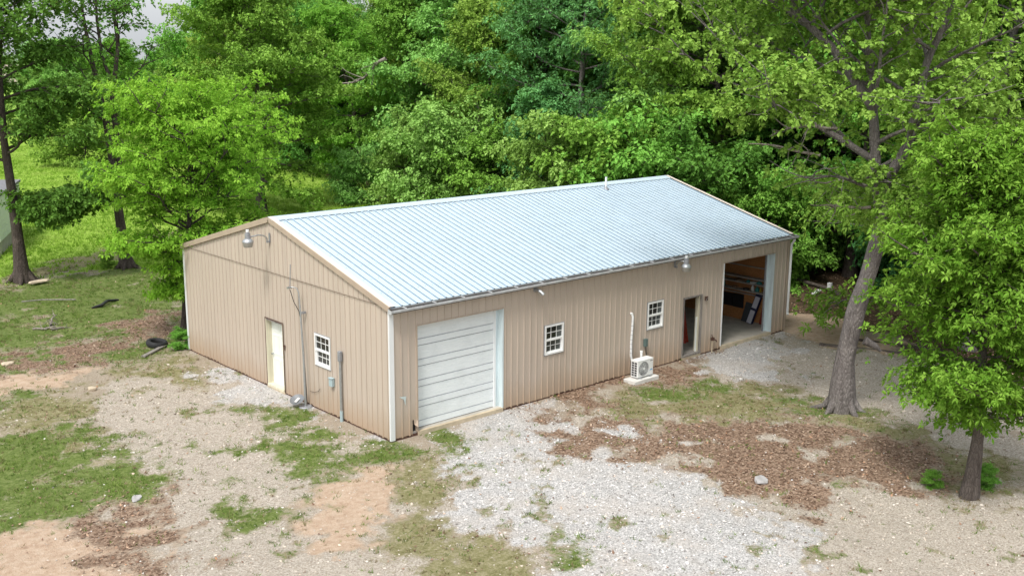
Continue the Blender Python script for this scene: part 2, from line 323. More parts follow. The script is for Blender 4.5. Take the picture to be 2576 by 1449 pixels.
TRACK = [(-0.8,27.8),(7.2,33.2),(12.0,36.3),(9.6,31.3),(5.4,28.8),(-1.6,25.3)]
def zones(x, y):
    x = np.asarray(x, float); y = np.asarray(y, float)
    wx = x+(fbm(x*.5, y*.5, 3)-.5)*2.4+(fbm(x*2.2, y*2.2, 5, 4)-.5)*1.3
    wy = y+(fbm(x*.5, y*.5, 9)-.5)*2.4+(fbm(x*2.2, y*2.2, 11, 4)-.5)*1.3
    w = np.zeros(x.shape+(8,)); rag = (fbm(x*1.6, y*1.6, 21, 4)-.5); rag2 = fbm(x*4.5, y*4.5, 25, 2)-.5
    for k, pl in BASE_ZONES+ZONES:
        d = sdf(wx, wy, pl); soft = {'G': 2.0, 'B': 2.4, 'W': 1.5, 'C': 1.8, 'D': 2.4, 'T': 1.2}.get(k, 2.0); m = np.clip((d+rag*2.2+rag2*1.0)/soft+.55, 0, 1); m = m*m*(3-2*m)
        if k in 'GB': m = m*np.clip(.70+(fbm(x*1.5+len(pl), y*1.5, 91+CH.index(k), 4)-.44)*3.6, .15, .97)
        if k == 'B': m = np.clip(m*1.35, 0, .95)
        if k == 'D': m = m*np.clip(.85+(fbm(x*.9, y*.9, 97, 4)-.45)*2.6, .25, 1)
        w *= (1-m)[..., None]; w[..., CH.index(k)] += m
    # small scattered sprouts and bare spots inside the gravel and grass
    sp = np.clip((fbm(x*1.1, y*1.1, 33, 4)-.60)*9, 0, 1)*np.clip((vnoise(x*4.5, y*4.5, 37)-.35)*4, 0, 1)*.85
    near = (w[..., 0]+w[..., 1]); g = sp*near*np.clip(1.2-np.abs(w[..., 0]-.2)*.5, 0, 1)
    w *= (1-g)[..., None]; w[..., 4] += g*.6; w[..., 5] += g*.4
    lawn = w[..., 6]; d = sdf(wx, wy, TRACK); m = np.clip(d/.8+.4, 0, 1)*.75*lawn
    w[..., 6] -= m; w[..., 5] += m
    # brown litter drifting through the rough grass left of the building
    dd = w[..., 5]; far = np.clip((y-10)/2, 0, 1)*np.clip((27-y)/1.5, 0, 1)
    gmask = np.clip((fbm(x*.45+7, y*.45, 41, 4)-.36)*7, 0, .9)*far*dd
    w[..., 5] -= gmask; w[..., 4] += gmask
    bmask = np.clip((fbm(x*1.1, y*1.1+3, 47, 4)-.50)*6, 0, .8)*far*w[..., 5]
    w[..., 5] -= bmask; w[..., 3] += bmask
    return w
def axis(lo, hi, step, far_lo, far_hi):
    a = list(np.arange(lo, hi+1e-6, step)); s = step; v = hi
    while v < far_hi: s *= 1.18; v += s; a.append(v)
    s = step; v = lo
    while v > far_lo: s *= 1.18; v -= s; a.insert(0, v)
    return np.array(a)
def height(x, y):
    x = np.asarray(x, float); y = np.asarray(y, float)
    dx = np.maximum(np.maximum(-x, x-16.95), 0); dy = np.maximum(np.maximum(-y, y-11.16), 0); d = np.hypot(dx, dy)
    amp = np.clip((d-.2)/3, 0, 1); h = (fbm(x*.22, y*.22, 60)-.5)*.34*amp + (fbm(x*1.7, y*1.7, 70)-.5)*.07*np.clip(d/.8, .15, 1)
    return h-.01
gx = axis(-13, 25, .17, -900, 1200); gy = axis(-16, 32, .17, -900, 1200)
GX, GY = np.meshgrid(gx, gy, indexing='xy'); GZ = height(GX, GY)
Wt = zones(GX, GY)
nx, ny = len(gx), len(gy); idx = np.arange(nx*ny).reshape(ny, nx)
Fq = np.stack([idx[:-1, :-1], idx[:-1, 1:], idx[1:, 1:], idx[1:, :-1]], -1).reshape(-1, 4)
def ground_mat():
    k = N('yard_ground'); co = k.coords(); a = k.n('ShaderNodeAttribute'); a.attribute_name = 'zone_a'; b = k.n('ShaderNodeAttribute'); b.attribute_name = 'zone_b'
    A = list(k.sep(a.outputs['Color']))+[a.outputs['Alpha']]; B = list(k.sep(b.outputs['Color']))+[b.outputs['Alpha']]
    st = k.vor(38, co, out='Color'); sv_ = k.sep(st)[0]; st2 = k.sep(k.vor(17, co, out='Color'))[1]
    fine = k.noise(42, 3, .7, co); med = k.noise(5, 5, .7, co); big = k.noise(.7, 4, .6, co); mid2 = k.noise(14, 4, .75, co)
    stone = k.math('ADD', k.math('MULTIPLY', sv_, .6), k.math('MULTIPLY', fine, .4))
    Wc = k.ramp(stone, [(.12, (.18, .17, .16)), (.34, (.40, .39, .375)), (.62, (.56, .545, .53)), (.92, (.74, .72, .70))])
    Wc = k.mix(k.ramp(big, [(.45, 0.), (.75, .5)]), Wc, (.56, .48, .40))
    Tc = k.ramp(stone, [(.1, (.22, .185, .15)), (.35, (.39, .34, .28)), (.65, (.49, .435, .365)), (.95, (.66, .61, .54))])
    Tc = k.mix(k.ramp(med, [(.5, 0.), (.75, .45)]), Tc, (.38, .31, .235))
    Cc = k.ramp(k.math('ADD', k.math('MULTIPLY', med, .6), k.math('MULTIPLY', fine, .4)), [(.3, (.30, .20, .14)), (.45, (.47, .34, .24)), (.65, (.60, .48, .37))])
    Bc = k.ramp(k.math('ADD', k.math('MULTIPLY', k.sep(k.vor(21, co, out='Color'))[0], .6), k.math('MULTIPLY', fine, .4)), [(.15, (.11, .065, .043)), (.4, (.21, .14, .095)), (.65, (.31, .215, .15)), (.9, (.44, .33, .25))])
    Gc = k.ramp(k.math('ADD', k.math('MULTIPLY', mid2, .55), k.math('MULTIPLY', med, .45)), [(.3, (.06, .09, .02)), (.5, (.13, .18, .04)), (.68, (.28, .30, .13))])
    Dc = k.ramp(k.math('ADD', k.math('MULTIPLY', mid2, .6), k.math('MULTIPLY', med, .4)), [(.3, (.12, .12, .04)), (.48, (.23, .215, .10)), (.66, (.40, .355, .23))])
    Lc = k.ramp(k.math('ADD', k.math('MULTIPLY', k.noise(1.6, 6, .75, co), .6), k.math('MULTIPLY', k.noise(.25, 3, .6, co), .4)), [(.3, (.17, .30, .03)), (.5, (.26, .42, .05)), (.72, (.40, .51, .12))])
    Fc = k.ramp(med, [(.3, (.04, .028, .016)), (.55, (.11, .075, .045)), (.75, (.20, .14, .085))])
    col = k.mix(.5, (.30, .235, .16), Tc); 
    def lay(col, w, nz, c, sharp=5, amt=.85):
        f = k.math('ADD', w, k.math('MULTIPLY', k.math('SUBTRACT', nz, .5), amt))
        f = k.math('ADD', k.math('MULTIPLY', k.math('SUBTRACT', f, .45), sharp), .45, clamp=True)
        return k.mix(f, col, c)
    n1 = k.noise(7, 5, .8, co); n2 = k.noise(9, 5, .8, k.coords((1, 1, 1), (0, 0, 1))); n3 = k.noise(4.5, 7, .85, k.coords((1, 1, 1), (0, 0, 2)))
    col = lay(col, A[1], n1, Tc, 4); col = lay(col, A[2], n2, Cc, 3); col = lay(col, A[0], n1, Wc, 3.5, 1.1)
    col = lay(col, B[3], n3, Fc, 3); col = lay(col, B[2], n3, Lc, 3); col = lay(col, B[1], n2, Dc, 3, 1.4); col = lay(col, A[3], n1, Bc, 2.6, 1.5); col = lay(col, B[0], n2, Gc, 2.6, 1.6)
    k.pbr(col, .92, 0, k.bump(k.math('ADD', k.math('MULTIPLY', sv_, .5), k.math('ADD', fine, mid2)), .9, .03), .2)
    return k.m
GM = ground_mat()
g = link('ground', fast_mesh('ground', np.stack([GX, GY, GZ], -1).reshape(-1, 3), Fq, [GM],
    {'zone_a': ('FLOAT_COLOR', Wt.reshape(-1, 8)[:, [0, 1, 2, 3]]), 'zone_b': ('FLOAT_COLOR', Wt.reshape(-1, 8)[:, [4, 5, 6, 7]])}, smooth=True))
tag(g, kind='structure')

# ------------------------------------------------------------------ the metal building
L, W, HE, HR = 16.954, 11.158, 3.42, 4.925
SL = (HR-HE)/(W/2)
B = empty('metal_shop_building', (0, 0, 0), 'long tan ribbed-steel shop building with pale blue-grey metal roof in the gravel yard', 'building')
PITCH_ = .2286; SHEET = PITCH_*4
PROF = [(0, 0), (.088, 0), (.100, .019), (.128, .019), (.140, 0), (.2286, 0)]
def prof(u):
    v = u % PITCH_; 
    for (a, pa), (b, pb) in zip(PROF, PROF[1:]):
        if v <= b+1e-9: return pa+(pb-pa)*(v-a)/(b-a)
    return 0
def wall_sheets(P, u0, u1, z0f, z1f, openings, extra=()):
    """P(u, z, out) -> world point.  One object per three-foot sheet."""
    s0 = u0; i = 0
    while s0 < u1-1e-4:
        s1 = min(s0+SHEET, u1); bp = {round(s0, 4), round(s1, 4)}
        k = math.floor(s0/PITCH_)-1
        while k*PITCH_ < s1:
            for a, _ in PROF:
                x = round(k*PITCH_+a, 4)
                if s0 < x < s1: bp.add(x)
            k += 1
        for a, b, _, _ in openings:
            for x in (a, b):
                if s0 < x < s1: bp.add(round(x, 4))
        for x in extra:
            if s0 < x < s1: bp.add(round(x, 4))
        bp = sorted(bp); mb = MB(); off = .0015*(i % 2)
        for a, b in zip(bp, bp[1:]):
            if b-a < 1e-4: continue
            m = (a+b)/2; cuts = sorted((c, d) for p, q, c, d in openings if p-1e-6 <= m <= q+1e-6)
            lo = [z0f(a), z0f(b)]; segs = []
            for c, d in cuts: segs.append((lo, [c, c])); lo = [d, d]
            segs.append((lo, [z1f(a), z1f(b)]))
            for (la, lb), (ha, hb) in segs:
                if ha-la < .005 and hb-lb < .005: continue
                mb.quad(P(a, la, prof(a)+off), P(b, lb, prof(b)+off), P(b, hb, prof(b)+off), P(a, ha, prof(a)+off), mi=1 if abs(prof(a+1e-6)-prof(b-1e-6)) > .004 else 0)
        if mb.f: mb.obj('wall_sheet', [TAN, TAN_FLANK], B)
        s0 = s1; i += 1
G1 = (.82, 3.67, -.2, 2.84); G2 = (13.28, 16.09, -.2, 2.87); PD = (11.27, 12.18, -.2, 1.98)
W1 = (5.22, 5.95, 1.26, 2.10); W2 = (9.54, 10.27, 1.27, 2.11)
HOLE = [(.66, .70, -.1, .42), (.70, .76, -.1, .30), (.76, .80, -.1, .22)]
front_open = [G1, G2, PD, W1, W2]+HOLE
wall_sheets(lambda u, z, o: (u, -o, z), 0, L, lambda u: .03, lambda u: HE-.02, front_open)
GD = (5.08, 6.05, -.2, 2.04); W3 = (2.66, 3.42, 1.25, 2.12)
SEAM = 3.46
wall_sheets(lambda u, z, o: (-o, u, z), 0, W, lambda u: .03, lambda u: SEAM-.0, [GD, W3])
def gtop(u): return HE+SL*min(u, W-u)-.02
wall_sheets(lambda u, z, o: (-o-.006, u+.05, z), .2, W-.25, lambda u: SEAM-.03, lambda u: max(gtop(u+.05), SEAM-.03), [], [W/2-.05])
wall_sheets(lambda u, z, o: (L+o, u, z), 0, W, lambda u: .03, lambda u: gtop(u), [], [W/2])
wall_sheets(lambda u, z, o: (u, W+o, z), 0, L, lambda u: .03, lambda u: HE-.02, [])
# slab
s = MB(); s.box(.02, L-.02, .04, W-.04, -.15, .10); s.obj('concrete_floor', CONC, B)
for q_ in (G1, G2, PD): s = MB(); s.box(q_[0], q_[1], -.05, .04, -.15, .098); s.obj('door_sill', SLABEDGE, B)
s = MB(); s.box(-.045, 0.02, GD[0], GD[1], -.12, .05); s.obj('door_sill', SLABEDGE, B)
# interior lining (seen through the open doors)
s = MB(); s.box(L-.12, L-.10, .05, W-.05, .1, HE-.05); s.obj('interior_board', OSB, B)
s = MB(); s.box(.1, L-.1, W-.12, W-.10, .1, HE-.05); s.obj('interior_board', OSB, B)
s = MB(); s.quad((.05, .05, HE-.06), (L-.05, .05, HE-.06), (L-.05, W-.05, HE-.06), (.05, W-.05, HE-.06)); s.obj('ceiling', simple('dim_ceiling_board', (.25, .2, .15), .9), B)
# roof sheets
def RP(u, t, o, back=False):
    """t: distance (horizontal) from ridge toward the eave"""
    y = W/2-t if not back else W/2+t; nrm = 1/math.hypot(1, SL)
    yo = -o*SL*nrm if not back else o*SL*nrm
    return (u, y+yo, HR+.03-SL*t+o*nrm)
T1 = W/2+.075
for back in (False, True):
    s0 = -.07; i = 0
    while s0 < L+.07-1e-4:
        s1 = min(s0+SHEET, L+.07); mb = MB(); bp = {s0, s1}; k = math.floor(s0/PITCH_)-1
        while k*PITCH_ < s1:
            for a, _ in PROF:
                if s0 < k*PITCH_+a < s1: bp.add(k*PITCH_+a)
            k += 1
        bp = sorted(bp); off = .002*(i % 2)
        for a, b in zip(bp, bp[1:]):
            pa, pb = prof(a+1e-7)*1.25+off, prof(b-1e-7)*1.25+off
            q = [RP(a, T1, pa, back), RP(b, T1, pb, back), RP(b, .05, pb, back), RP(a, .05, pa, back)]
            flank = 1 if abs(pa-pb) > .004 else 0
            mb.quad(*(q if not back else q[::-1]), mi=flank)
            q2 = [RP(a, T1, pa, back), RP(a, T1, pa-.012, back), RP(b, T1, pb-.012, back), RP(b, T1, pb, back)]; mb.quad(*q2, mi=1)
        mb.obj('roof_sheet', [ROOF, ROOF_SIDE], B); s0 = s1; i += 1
# screws rows on the roof (real little heads, one joined part)
s = MB()
for t in np.arange(.35, T1, .76):
    for u in np.arange(PITCH_*.08, L, PITCH_):
        p = RP(u, t, .003); s.box(p[0]-.008, p[0]+.008, p[1]-.008, p[1]+.008, p[2], p[2]+.006)
tag(s.obj('roof_screws', ROOF_SIDE, B), kind='stuff')
# ridge cap: each 3 m length a piece
x = -.08
while x < L+.08-1e-3:
    x1 = min(x+3.05, L+.08); s = MB()
    for sgn in (1, -1):
        def rc(u, t, o): p = RP(u, t, o, sgn < 0); return p
        prof_c = [(0, .052), (.03, .045), (.22, .034), (.235, .022)]
        for (t0, o0), (t1, o1) in zip(prof_c, prof_c[1:]): s.quad(rc(x, t0, o0), rc(x1-.004, t0, o0), rc(x1-.004, t1, o1), rc(x, t1, o1))
    s.obj('ridge_cap', WHITE if False else ROOF, B); x = x1
s = MB()
for u in np.arange(PITCH_*.28, L-.05, PITCH_): 
    a, b = RP(u, .237, .004), RP(u+.14, .237, .018); s.box(a[0], b[0], a[1]-.012, a[1], a[2]-.004, b[2]+.002)
tag(s.obj('ridge_closure_strip', ROOF_SIDE, B), kind='stuff')
# rake trims (highlight on the top flange painted as cream, face tan)
TRIM_TOP = simple('highlight_cream_trim', (.70, .62, .54), .4, var=.06, scale=3)
for xe, sg in ((-.075, -1), (L+.075, 1)):
    for back in (False, True):
        s = MB(); tt = T1+.02
        pts = [(xe-sg*.16, .050), (xe-sg*.015, .050), (xe, .040), (xe, -.10), (xe-sg*.02, -.105)]
        for j, ((ua, oa), (ub, ob)) in enumerate(zip(pts, pts[1:])):
            s.quad(RP(ua, 0, oa, back), RP(ub, 0, ob, back), RP(ub, tt, ob, back), RP(ua, tt, oa, back), mi=0 if j == 0 else 1)
        s.quad(RP(xe, tt, .04, back), RP(xe, tt, -.10, back), RP(xe-sg*.05, tt, -.10, back), RP(xe-sg*.05, tt, .04, back), mi=1)
        s.obj('rake_trim', [TRIM_TOP, TRIM_TAN], B)
# corner trims
def corner(name, mat, x, y, sx, sy, wx=.11, wy=.03, z1=HE-.05):
    s = MB(); s.box(min(x, x+sx*wx), max(x, x+sx*wx), y-.024 if sy > 0 else y+.0, y-.0215 if sy > 0 else y+.024, .02, z1)
    s.box(x-.024 if sx > 0 else x, x if sx > 0 else x+.024, min(y-.024*sy, y+sy*wy), max(y-.024*sy, y+sy*wy), .02, z1)
    return s.obj('corner_trim', mat, B)
corner('c', WHITE, -.002, -.001, 1, 1); corner('c', WHITE, -.002, W-.02, 1, 1, .03, .08); 
s = MB(); s.box(L-.10, L+.022, -.024, -.0215, .02, HE-.05); s.obj('corner_trim', TRIM_TAN, B)
# base trim, dark gap line
s = MB(); s.box(-.01, L, .0, .02, -.1, .05); s.obj('base_trim', RUST, B); s = MB(); s.box(.0, .02, 0, W, -.1, .05); s.obj('base_trim', RUST, B)
# seam flashing on the gable
s = MB(); s.box(-.030, -.0265, .05, W-.05, SEAM-.045, SEAM-.030); s.obj('seam_flashing', simple('seam_dark_tan', (.20, .15, .115), .6), B)
# gutter: trough, hangers, end caps, downspout
ga = empty('rain_gutter', (0, 0, 0)); ga.parent = B
z0 = HE-.12; yb = -.075; yf = -.235
s = MB(); gp = [(yb, z0+.12), (yb, z0), (yf+.03, z0), (yf+.005, z0+.04), (yf, z0+.07), (yf, z0+.088), (yf+.015, z0+.09)]
for (ya, za), (yc, zc) in zip(gp, gp[1:]): s.quad((-.09, ya, za), (L+.22, ya, za), (L+.22, yc, zc), (-.09, yc, zc))
for xe in (-.09, L+.22): s.v += [(xe, a, b) for a, b in gp[:6]]; s.f.append(tuple(range(len(s.v)-6, len(s.v)))); s.mi.append(0)
s.obj('trough', simple('weathered_gutter_white', (.50, .52, .53), .5, var=.25, scale=5), ga)
s = MB(); s.box(-.07, L+.2, yf+.018, yb-.005, z0+.004, z0+.098); s.obj('leaf_debris', GUTD, ga)
hm = MB(); hm.box(-.012, .012, yf+.0, yb+.01, z0+.099, z0+.106); hme = hm.mesh('hanger', WHITE)
for x in np.arange(.35, L+.1, .915): link('hanger', hme, ga, (float(x), 0, 0))
s = MB(); 
s.tube([(L+.08, -.14, z0+.01), (L+.08, -.14, z0-.08), (L+.03, -.075, z0-.2), (L+.03, -.075, .66), (L+.0, -.12, .6)], .045, 8)
s.obj('downspout', WHITE, ga)

# ---- overhead door 1 (closed)
d = empty('overhead_door', (0, 0, 0)); d.parent = B; dy = .17; h0, h1 = .11, 2.80; n = 5; sh = (h1-h0)/n
def door_section(z0, z1, x0, x1):
    s = MB(); H = z1-z0
    pr = [(0, .02), (.008, .0), (.30*H, .0), (.31*H, .016), (.34*H, .016), (.35*H, .004)]
    k = 6
    for j in range(k):
        a = .35+.61*j/k; b = .35+.61*(j+1)/k; pr += [((a+.02)*H, .004), ((b-.015)*H, .004), (b*H, .007)]
    pr += [(.97*H, .0), (.99*H, .0), (H, .02)]
    for (a, oa), (b, ob) in zip(pr, pr[1:]): s.quad((x0, dy+oa, z0+a), (x1, dy+oa, z0+a), (x1, dy+ob, z0+b), (x0, dy+ob, z0+b), mi=1 if (oa > .012 or ob > .012) else 0)
    return s
DLINE = simple('door_joint_grey', (.46, .49, .52), .7)
for i in range(n): door_section(h0+i*sh+.002, h0+(i+1)*sh-.002, G1[0]+.01, 3.50).obj('door_section', [DOORW, DLINE], d)
s = MB(); s.box(G1[0], G1[1], dy+.03, dy+.045, .1, 2.84); s.obj('backing', simple('door_backing', (.10, .11, .12), .8), d)
s = MB(); s.box(3.50, 3.56, dy-.03, dy+.02, .1, 2.82); s.obj('track_trim', WHITE, d)
s = MB(); s.box(3.645, 3.69, -.028, dy+.02, .095, 2.84); s.box(3.56, 3.646, dy-.01, dy+.02, .095, 2.84); s.obj('jamb', JAMB, d)
s = MB(); s.box(G1[0]-.03, G1[0]+.008, -.026, dy, .095, 2.84); s.obj('jamb', TRIM_TAN, d)
s = MB(); s.box(G1[0]-.03, G1[1]+.02, -.03, dy, 2.84, 2.86); s.obj('header_trim', TRIM_TAN, d)
# ---- overhead door 2 (open)
d = empty('open_overhead_door', (0, 0, 0)); d.parent = B
s = MB(); s.box(16.07, 16.115, -.028, .22, .095, 2.87); s.box(15.98, 16.071, .19, .22, .095, 2.87); s.obj('jamb', JAMB, d)
s = MB(); s.box(13.25, 13.288, -.026, .18, .095, 2.87); s.obj('jamb', WHITE, d)
s = MB(); s.box(13.25, 16.115, -.03, .2, 2.87, 2.89); s.obj('header_trim', TRIM_TAN, d)
s = MB(); s.box(15.95, 15.98, .20, .26, .1, 2.9); s.box(13.30, 13.33, .22, .26, .1, 2.9); s.obj('door_track', GALV_D, d)
s = MB(); s.box(13.3, 16.0, .3, 2.7, 2.98, 3.02); s.obj('raised_door_panels', DOORW, d)
# ---- walk door front (open, rotten frame)
d = empty('walk_door_opening', (0, 0, 0)); d.parent = B
s = MB(); s.box(12.165, 12.20, -.03, .20, .06, 1.99); s.obj('jamb', ROTWOOD, d)
s = MB(); s.box(12.10, 12.164, .05, .14, .07, 1.96); s.box(12.13, 12.164, .14, .20, .07, 1.96); s.obj('jamb', CREAM, d)
s = MB(); s.box(11.255, 11.30, -.032, .16, .06, 1.99); s.obj('jamb', ROTWOOD, d)
s = MB(); s.box(11.25, 12.20, -.034, .03, 1.97, 2.01); s.box(11.30, 12.10, .03, .16, 1.93, 1.972); s.obj('header_board', ROTWOOD, d)
s = MB(); s.box(11.26, 12.2, -.06, .16, .07, .115); s.obj('threshold', ROTWOOD, d)
s = MB(); s.box(12.05, 12.098, .07, .11, .1, 1.25); s.obj('loose_trim_strip', STEELDOOR, d)
# ---- walk door gable (closed, six-panel)
d = empty('walk_door', (0, 0, 0)); d.parent = B
s = MB(); dx = .15; s.box(dx, dx+.04, 5.12, 6.02, .07, 2.0); dl = s.obj('door_slab', STEELDOOR, d)
for zz0, zz1 in ((.22, .86), (.98, 1.56), (1.66, 1.90)):
    for yy in (5.22, 5.60):
        s = MB(); s.box(dx-.010, dx, yy, yy+.03, zz0, zz1); s.box(dx-.010, dx, yy+.29, yy+.32, zz0, zz1); s.box(dx-.010, dx, yy+.03, yy+.29, zz0, zz0+.03); s.box(dx-.010, dx, yy+.03, yy+.29, zz1-.03, zz1); s.obj('door_panel', STEELDOOR, dl)
s = MB(); s.tube([(dx-.07, 5.95, .98), (dx, 5.95, .98)], [.03, .015], 10); s.obj('door_knob', GALV, dl)
s = MB(); s.box(-.028, dx+.04, 6.02, 6.055, .05, 2.04); s.obj('jamb', CREAM, d)
s = MB(); s.box(-.028, dx+.04, 5.085, 5.12, .05, 2.04); s.obj('jamb', CREAM, d)
s = MB(); s.box(-.026, dx+.04, 5.12, 6.02, 2.0, 2.04); s.obj('header_board', ROTWOOD, d)
s = MB(); s.box(-.034, -.0285, 5.06, 5.095, .03, 2.07); s.box(-.034, -.0285, 6.045, 6.075, .03, 2.07); s.box(-.034, -.0285, 5.095, 6.045, 2.04, 2.07); s.obj('rusted_edge_trim', RUST, d)
s = MB(); s.box(-.05, dx, 5.12, 6.02, .04, .106); s.obj('threshold', CREAM, d)
# ---- windows (six over six)
def window(M, w, h, grey_cols=()):
    wn = empty('window', (0, 0, 0)); wn.parent = B
    def bx(name, u0, u1, z0, z1, o0, o1, mat, par):
        s = MB(); a = M(u0, z0, o0); b = M(u1, z1, o1)
        s.box(min(a[0], b[0]), max(a[0], b[0]), min(a[1], b[1]), max(a[1], b[1]), min(a[2], b[2]), max(a[2], b[2])); return s.obj(name, mat, par)
    f = .048
    fr = MB()
    def fb(u0, u1, z0, z1, o0, o1):
        a = M(u0, z0, o0); b = M(u1, z1, o1); fr.box(min(a[0], b[0]), max(a[0], b[0]), min(a[1], b[1]), max(a[1], b[1]), min(a[2], b[2]), max(a[2], b[2]))
    fb(0, f, 0, h, -.05, .035); fb(w-f, w, 0, h, -.05, .035); fb(f, w-f, h-f, h, -.05, .035); fb(f, w-f, 0, f, -.05, .035)
    F_ = fr.obj('frame', VINYL, wn)
    fl = fr; fr = MB()
    fb(-.018, 0, -.022, h+.016, -.001, .0235); fb(w, w+.018, -.022, h+.016, -.001, .0235); fb(0, w, -.022, 0, -.001, .0235); fb(0, w, h, h+.016, -.001, .0235); fr.obj('flashing', GALV_D, wn)
    mid = h*.5
    bx('meeting_rail', f, w-f, mid-.03, mid+.03, -.04, .025, VINYL, wn)
    for half, (za, zb, dep) in enumerate(((mid+.03, h-f, -.005), (f, mid-.03, -.028))):
        iu0, iu1 = f, w-f
        if half == 1: bx('lower_sash', f, f+.03, za, zb, -.04, .0, VINYL, wn); bx('lower_sash', w-f-.03, w-f, za, zb, -.04, .0, VINYL, wn); bx('lower_sash', f+.03, w-f-.03, za, za+.035, -.04, .0, VINYL, wn); iu0 += .03; iu1 -= .03; za += .035
        cw = (iu1-iu0)/3; ch = (zb-za)/2
        for c in range(3):
            for r in range(2):
                g_ = GLASS_G if c in grey_cols else (GLASS_D if half == 0 else GLASS_M)
                bx('pane', iu0+c*cw+.003, iu0+(c+1)*cw-.003, za+r*ch+.003, za+(r+1)*ch-.003, dep-.016, dep-.008, g_, wn)
        for c in (1, 2): bx('muntin', iu0+c*cw-.008, iu0+c*cw+.008, za, zb, dep-.009, dep, VINYL, wn)
        bx('muntin', iu0, iu1, za+ch-.008, za+ch+.008, dep-.009, dep+.002, VINYL, wn)
    return wn
def MF(u0, z0): return lambda u, z, o: (u0+u, -o, z0+z)
def MG(u1, z0): return lambda u, z, o: (-o, u1-u, z0+z)
window(MF(W1[0], W1[2]), W1[1]-W1[0], W1[3]-W1[2], (2,)); window(MF(W2[0], W2[2]), W2[1]-W2[0], W2[3]-W2[2], (2,)); window(MG(W3[1], W3[2]), W3[1]-W3[0], W3[3]-W3[2])
# ---- torn corner of the sheet, bare patch
s = MB(); s.box(.64, .82, .06, .075, .0, .45); s.obj('backing_board', BLACK, B)
s = MB(); s.v += [(.70, -.03, .30), (.80, -.05, .34), (.82, -.02, .42), (.70, -.012, .43), (.76, -.10, .24)]; s.f += [(0, 1, 2, 3), (0, 4, 1)]; s.mi += [0, 0]; s.obj('bent_sheet_flap', TAN, B)
s = MB(); s.v += [(.24, -.0225, 1.12), (.46, -.0225, 1.10), (.45, -.0225, 1.04), (.43, -.0225, .86), (.38, -.0225, 1.03)]; s.f.append((0, 4, 3, 2, 1)); s.mi.append(0); s.obj('scraped_paint_patch', simple('bare_zinc_patch', (.52, .60, .60), .5), B)
# ---- fixtures fixed to the building that move with it are things of their own
def yard_light(loc, axis_, arm, label):
    """axis_: outward unit vector; arm from the wall bracket at loc"""
    t = empty('yard_light', loc, label, 'lamp', 'barn lights on arms fixed to the metal building')
    ax = Vector(axis_)
    s = MB(); s.bar(Vector((0, 0, -.13)), Vector((0, 0, .14)), .07, .012, up=ax); s.bar(Vector((0, 0, -.1))+ax*.01, Vector((0, 0, -.1))+ax*.09, .05, .05); s.obj('bracket', GALV_D, t)
    s = MB(); s.tube([Vector((0, 0, -.12))+ax*.06, Vector((0, 0, .02))+ax*.09, Vector((0, 0, .09))+ax*.18, Vector((0, 0, .12))+ax*.34, Vector((0, 0, .09))+ax*(arm-.08)], .02, 10); s.obj('arm', GALV, t, smooth=True)
    c = ax*arm
    s = MB(); s.lathe([(0, .30), (.04, .30), (.042, .23), (.03, .225), (.032, .21), (.075, .205), (.08, .05), (.0, .05)], 18, c); s.obj('housing', GALV_D, t, smooth=True)
    s = MB(); s.lathe([(.03, .31), (.045, .30), (.045, .235), (.03, .23)], 14, c); s.obj('photocell', WHITE, t, smooth=True)
    s = MB(); s.lathe([(.08, .055), (.12, .03), (.155, -.02), (.158, -.04), (.148, -.042)], 22, c); s.obj('reflector', GALV, t, smooth=True)
    s = MB(); s.lathe([(.15, -.04), (.145, -.06), (.125, -.17), (.115, -.18), (0, -.182)], 22, c); s.obj('lens', LENS, t, smooth=True)
    return t
yard_light((-.03, 5.61, 4.40), (-1, 0, 0), .66, 'grey barn light on a long arm high on the tan gable end')
yard_light((10.74, -.025, 3.18), (0, -1, 0), .44, 'grey barn light under the front eave left of the open door')
# vent elbow
s = MB(); s.tube([(4.84, 0, 3.19), (4.84, -.12, 3.19), (4.86, -.20, 3.16), (4.90, -.28, 3.08)], .05, 12); s.tube([(4.84, 0, 3.19), (4.84, -.025, 3.19)], .075, 12)
tag(s.obj('vent_elbow', GALV, None, smooth=True), 'short shiny metal vent elbow under the eave, above the first window', 'vent')
# roof vent pipe
t = empty('vent_pipe', (13.0, 5.05, 4.82), 'white plastic vent pipe standing on the roof near the ridge', 'pipe')
s = MB(); s.tube([(0, 0, -.05), (0, 0, .43)], .04, 12); s.obj('pipe', WHITE, t, smooth=True)
s = MB(); s.lathe([(.11, -.02), (.09, .02), (.055, .05), (.045, .09)], 14); s.obj('boot', GALV_D, t, smooth=True)
# mast with whip antenna
t = empty('antenna_mast', (-.15, 3.78, 0), 'tall thin grey mast with whip antenna leaning by the gable window', 'antenna')
s = MB(); s.tube([(-.02, -.03, 0), (0, .02, 1.4), (0, .12, 2.8), (0, .16, 3.15), (-.03, .2, 3.27), (-.12, .26, 3.3), (-.19, .33, 3.29)], [.035, .028, .022, .018, .016, .015, .014], 10); s.obj('mast', GALV, t, smooth=True)
s = MB(); s.tube([(-.17, .31, 3.26), (-.15, .28, 3.92)], .013, 6); s.obj('whip', GALV_D, t); s = MB(); s.box(-.24, -.13, .28, .36, 3.26, 3.31); s.obj('clamp', GALV, t)
s = MB(); s.tube([(-.18, .3, 3.24), (-.12, .22, 2.9), (-.03, .13, 2.65), (.02, .09, 2.3), (.03, .06, 1.6), (.03, .0, .8), (.03, -.03, .1)], .010, 6); s.obj('cable', BLACK, t)
s = MB(); s.box(-.01, .12, .02, .08, 2.58, 2.64); s.obj('wall_bracket', GALV_D, t)
s = MB(); s.lathe([(0, .03), (.16, .025), (.19, .0)], 14, (-.02, -.03, 0)); s.obj('base_plate', GALV_D, t)
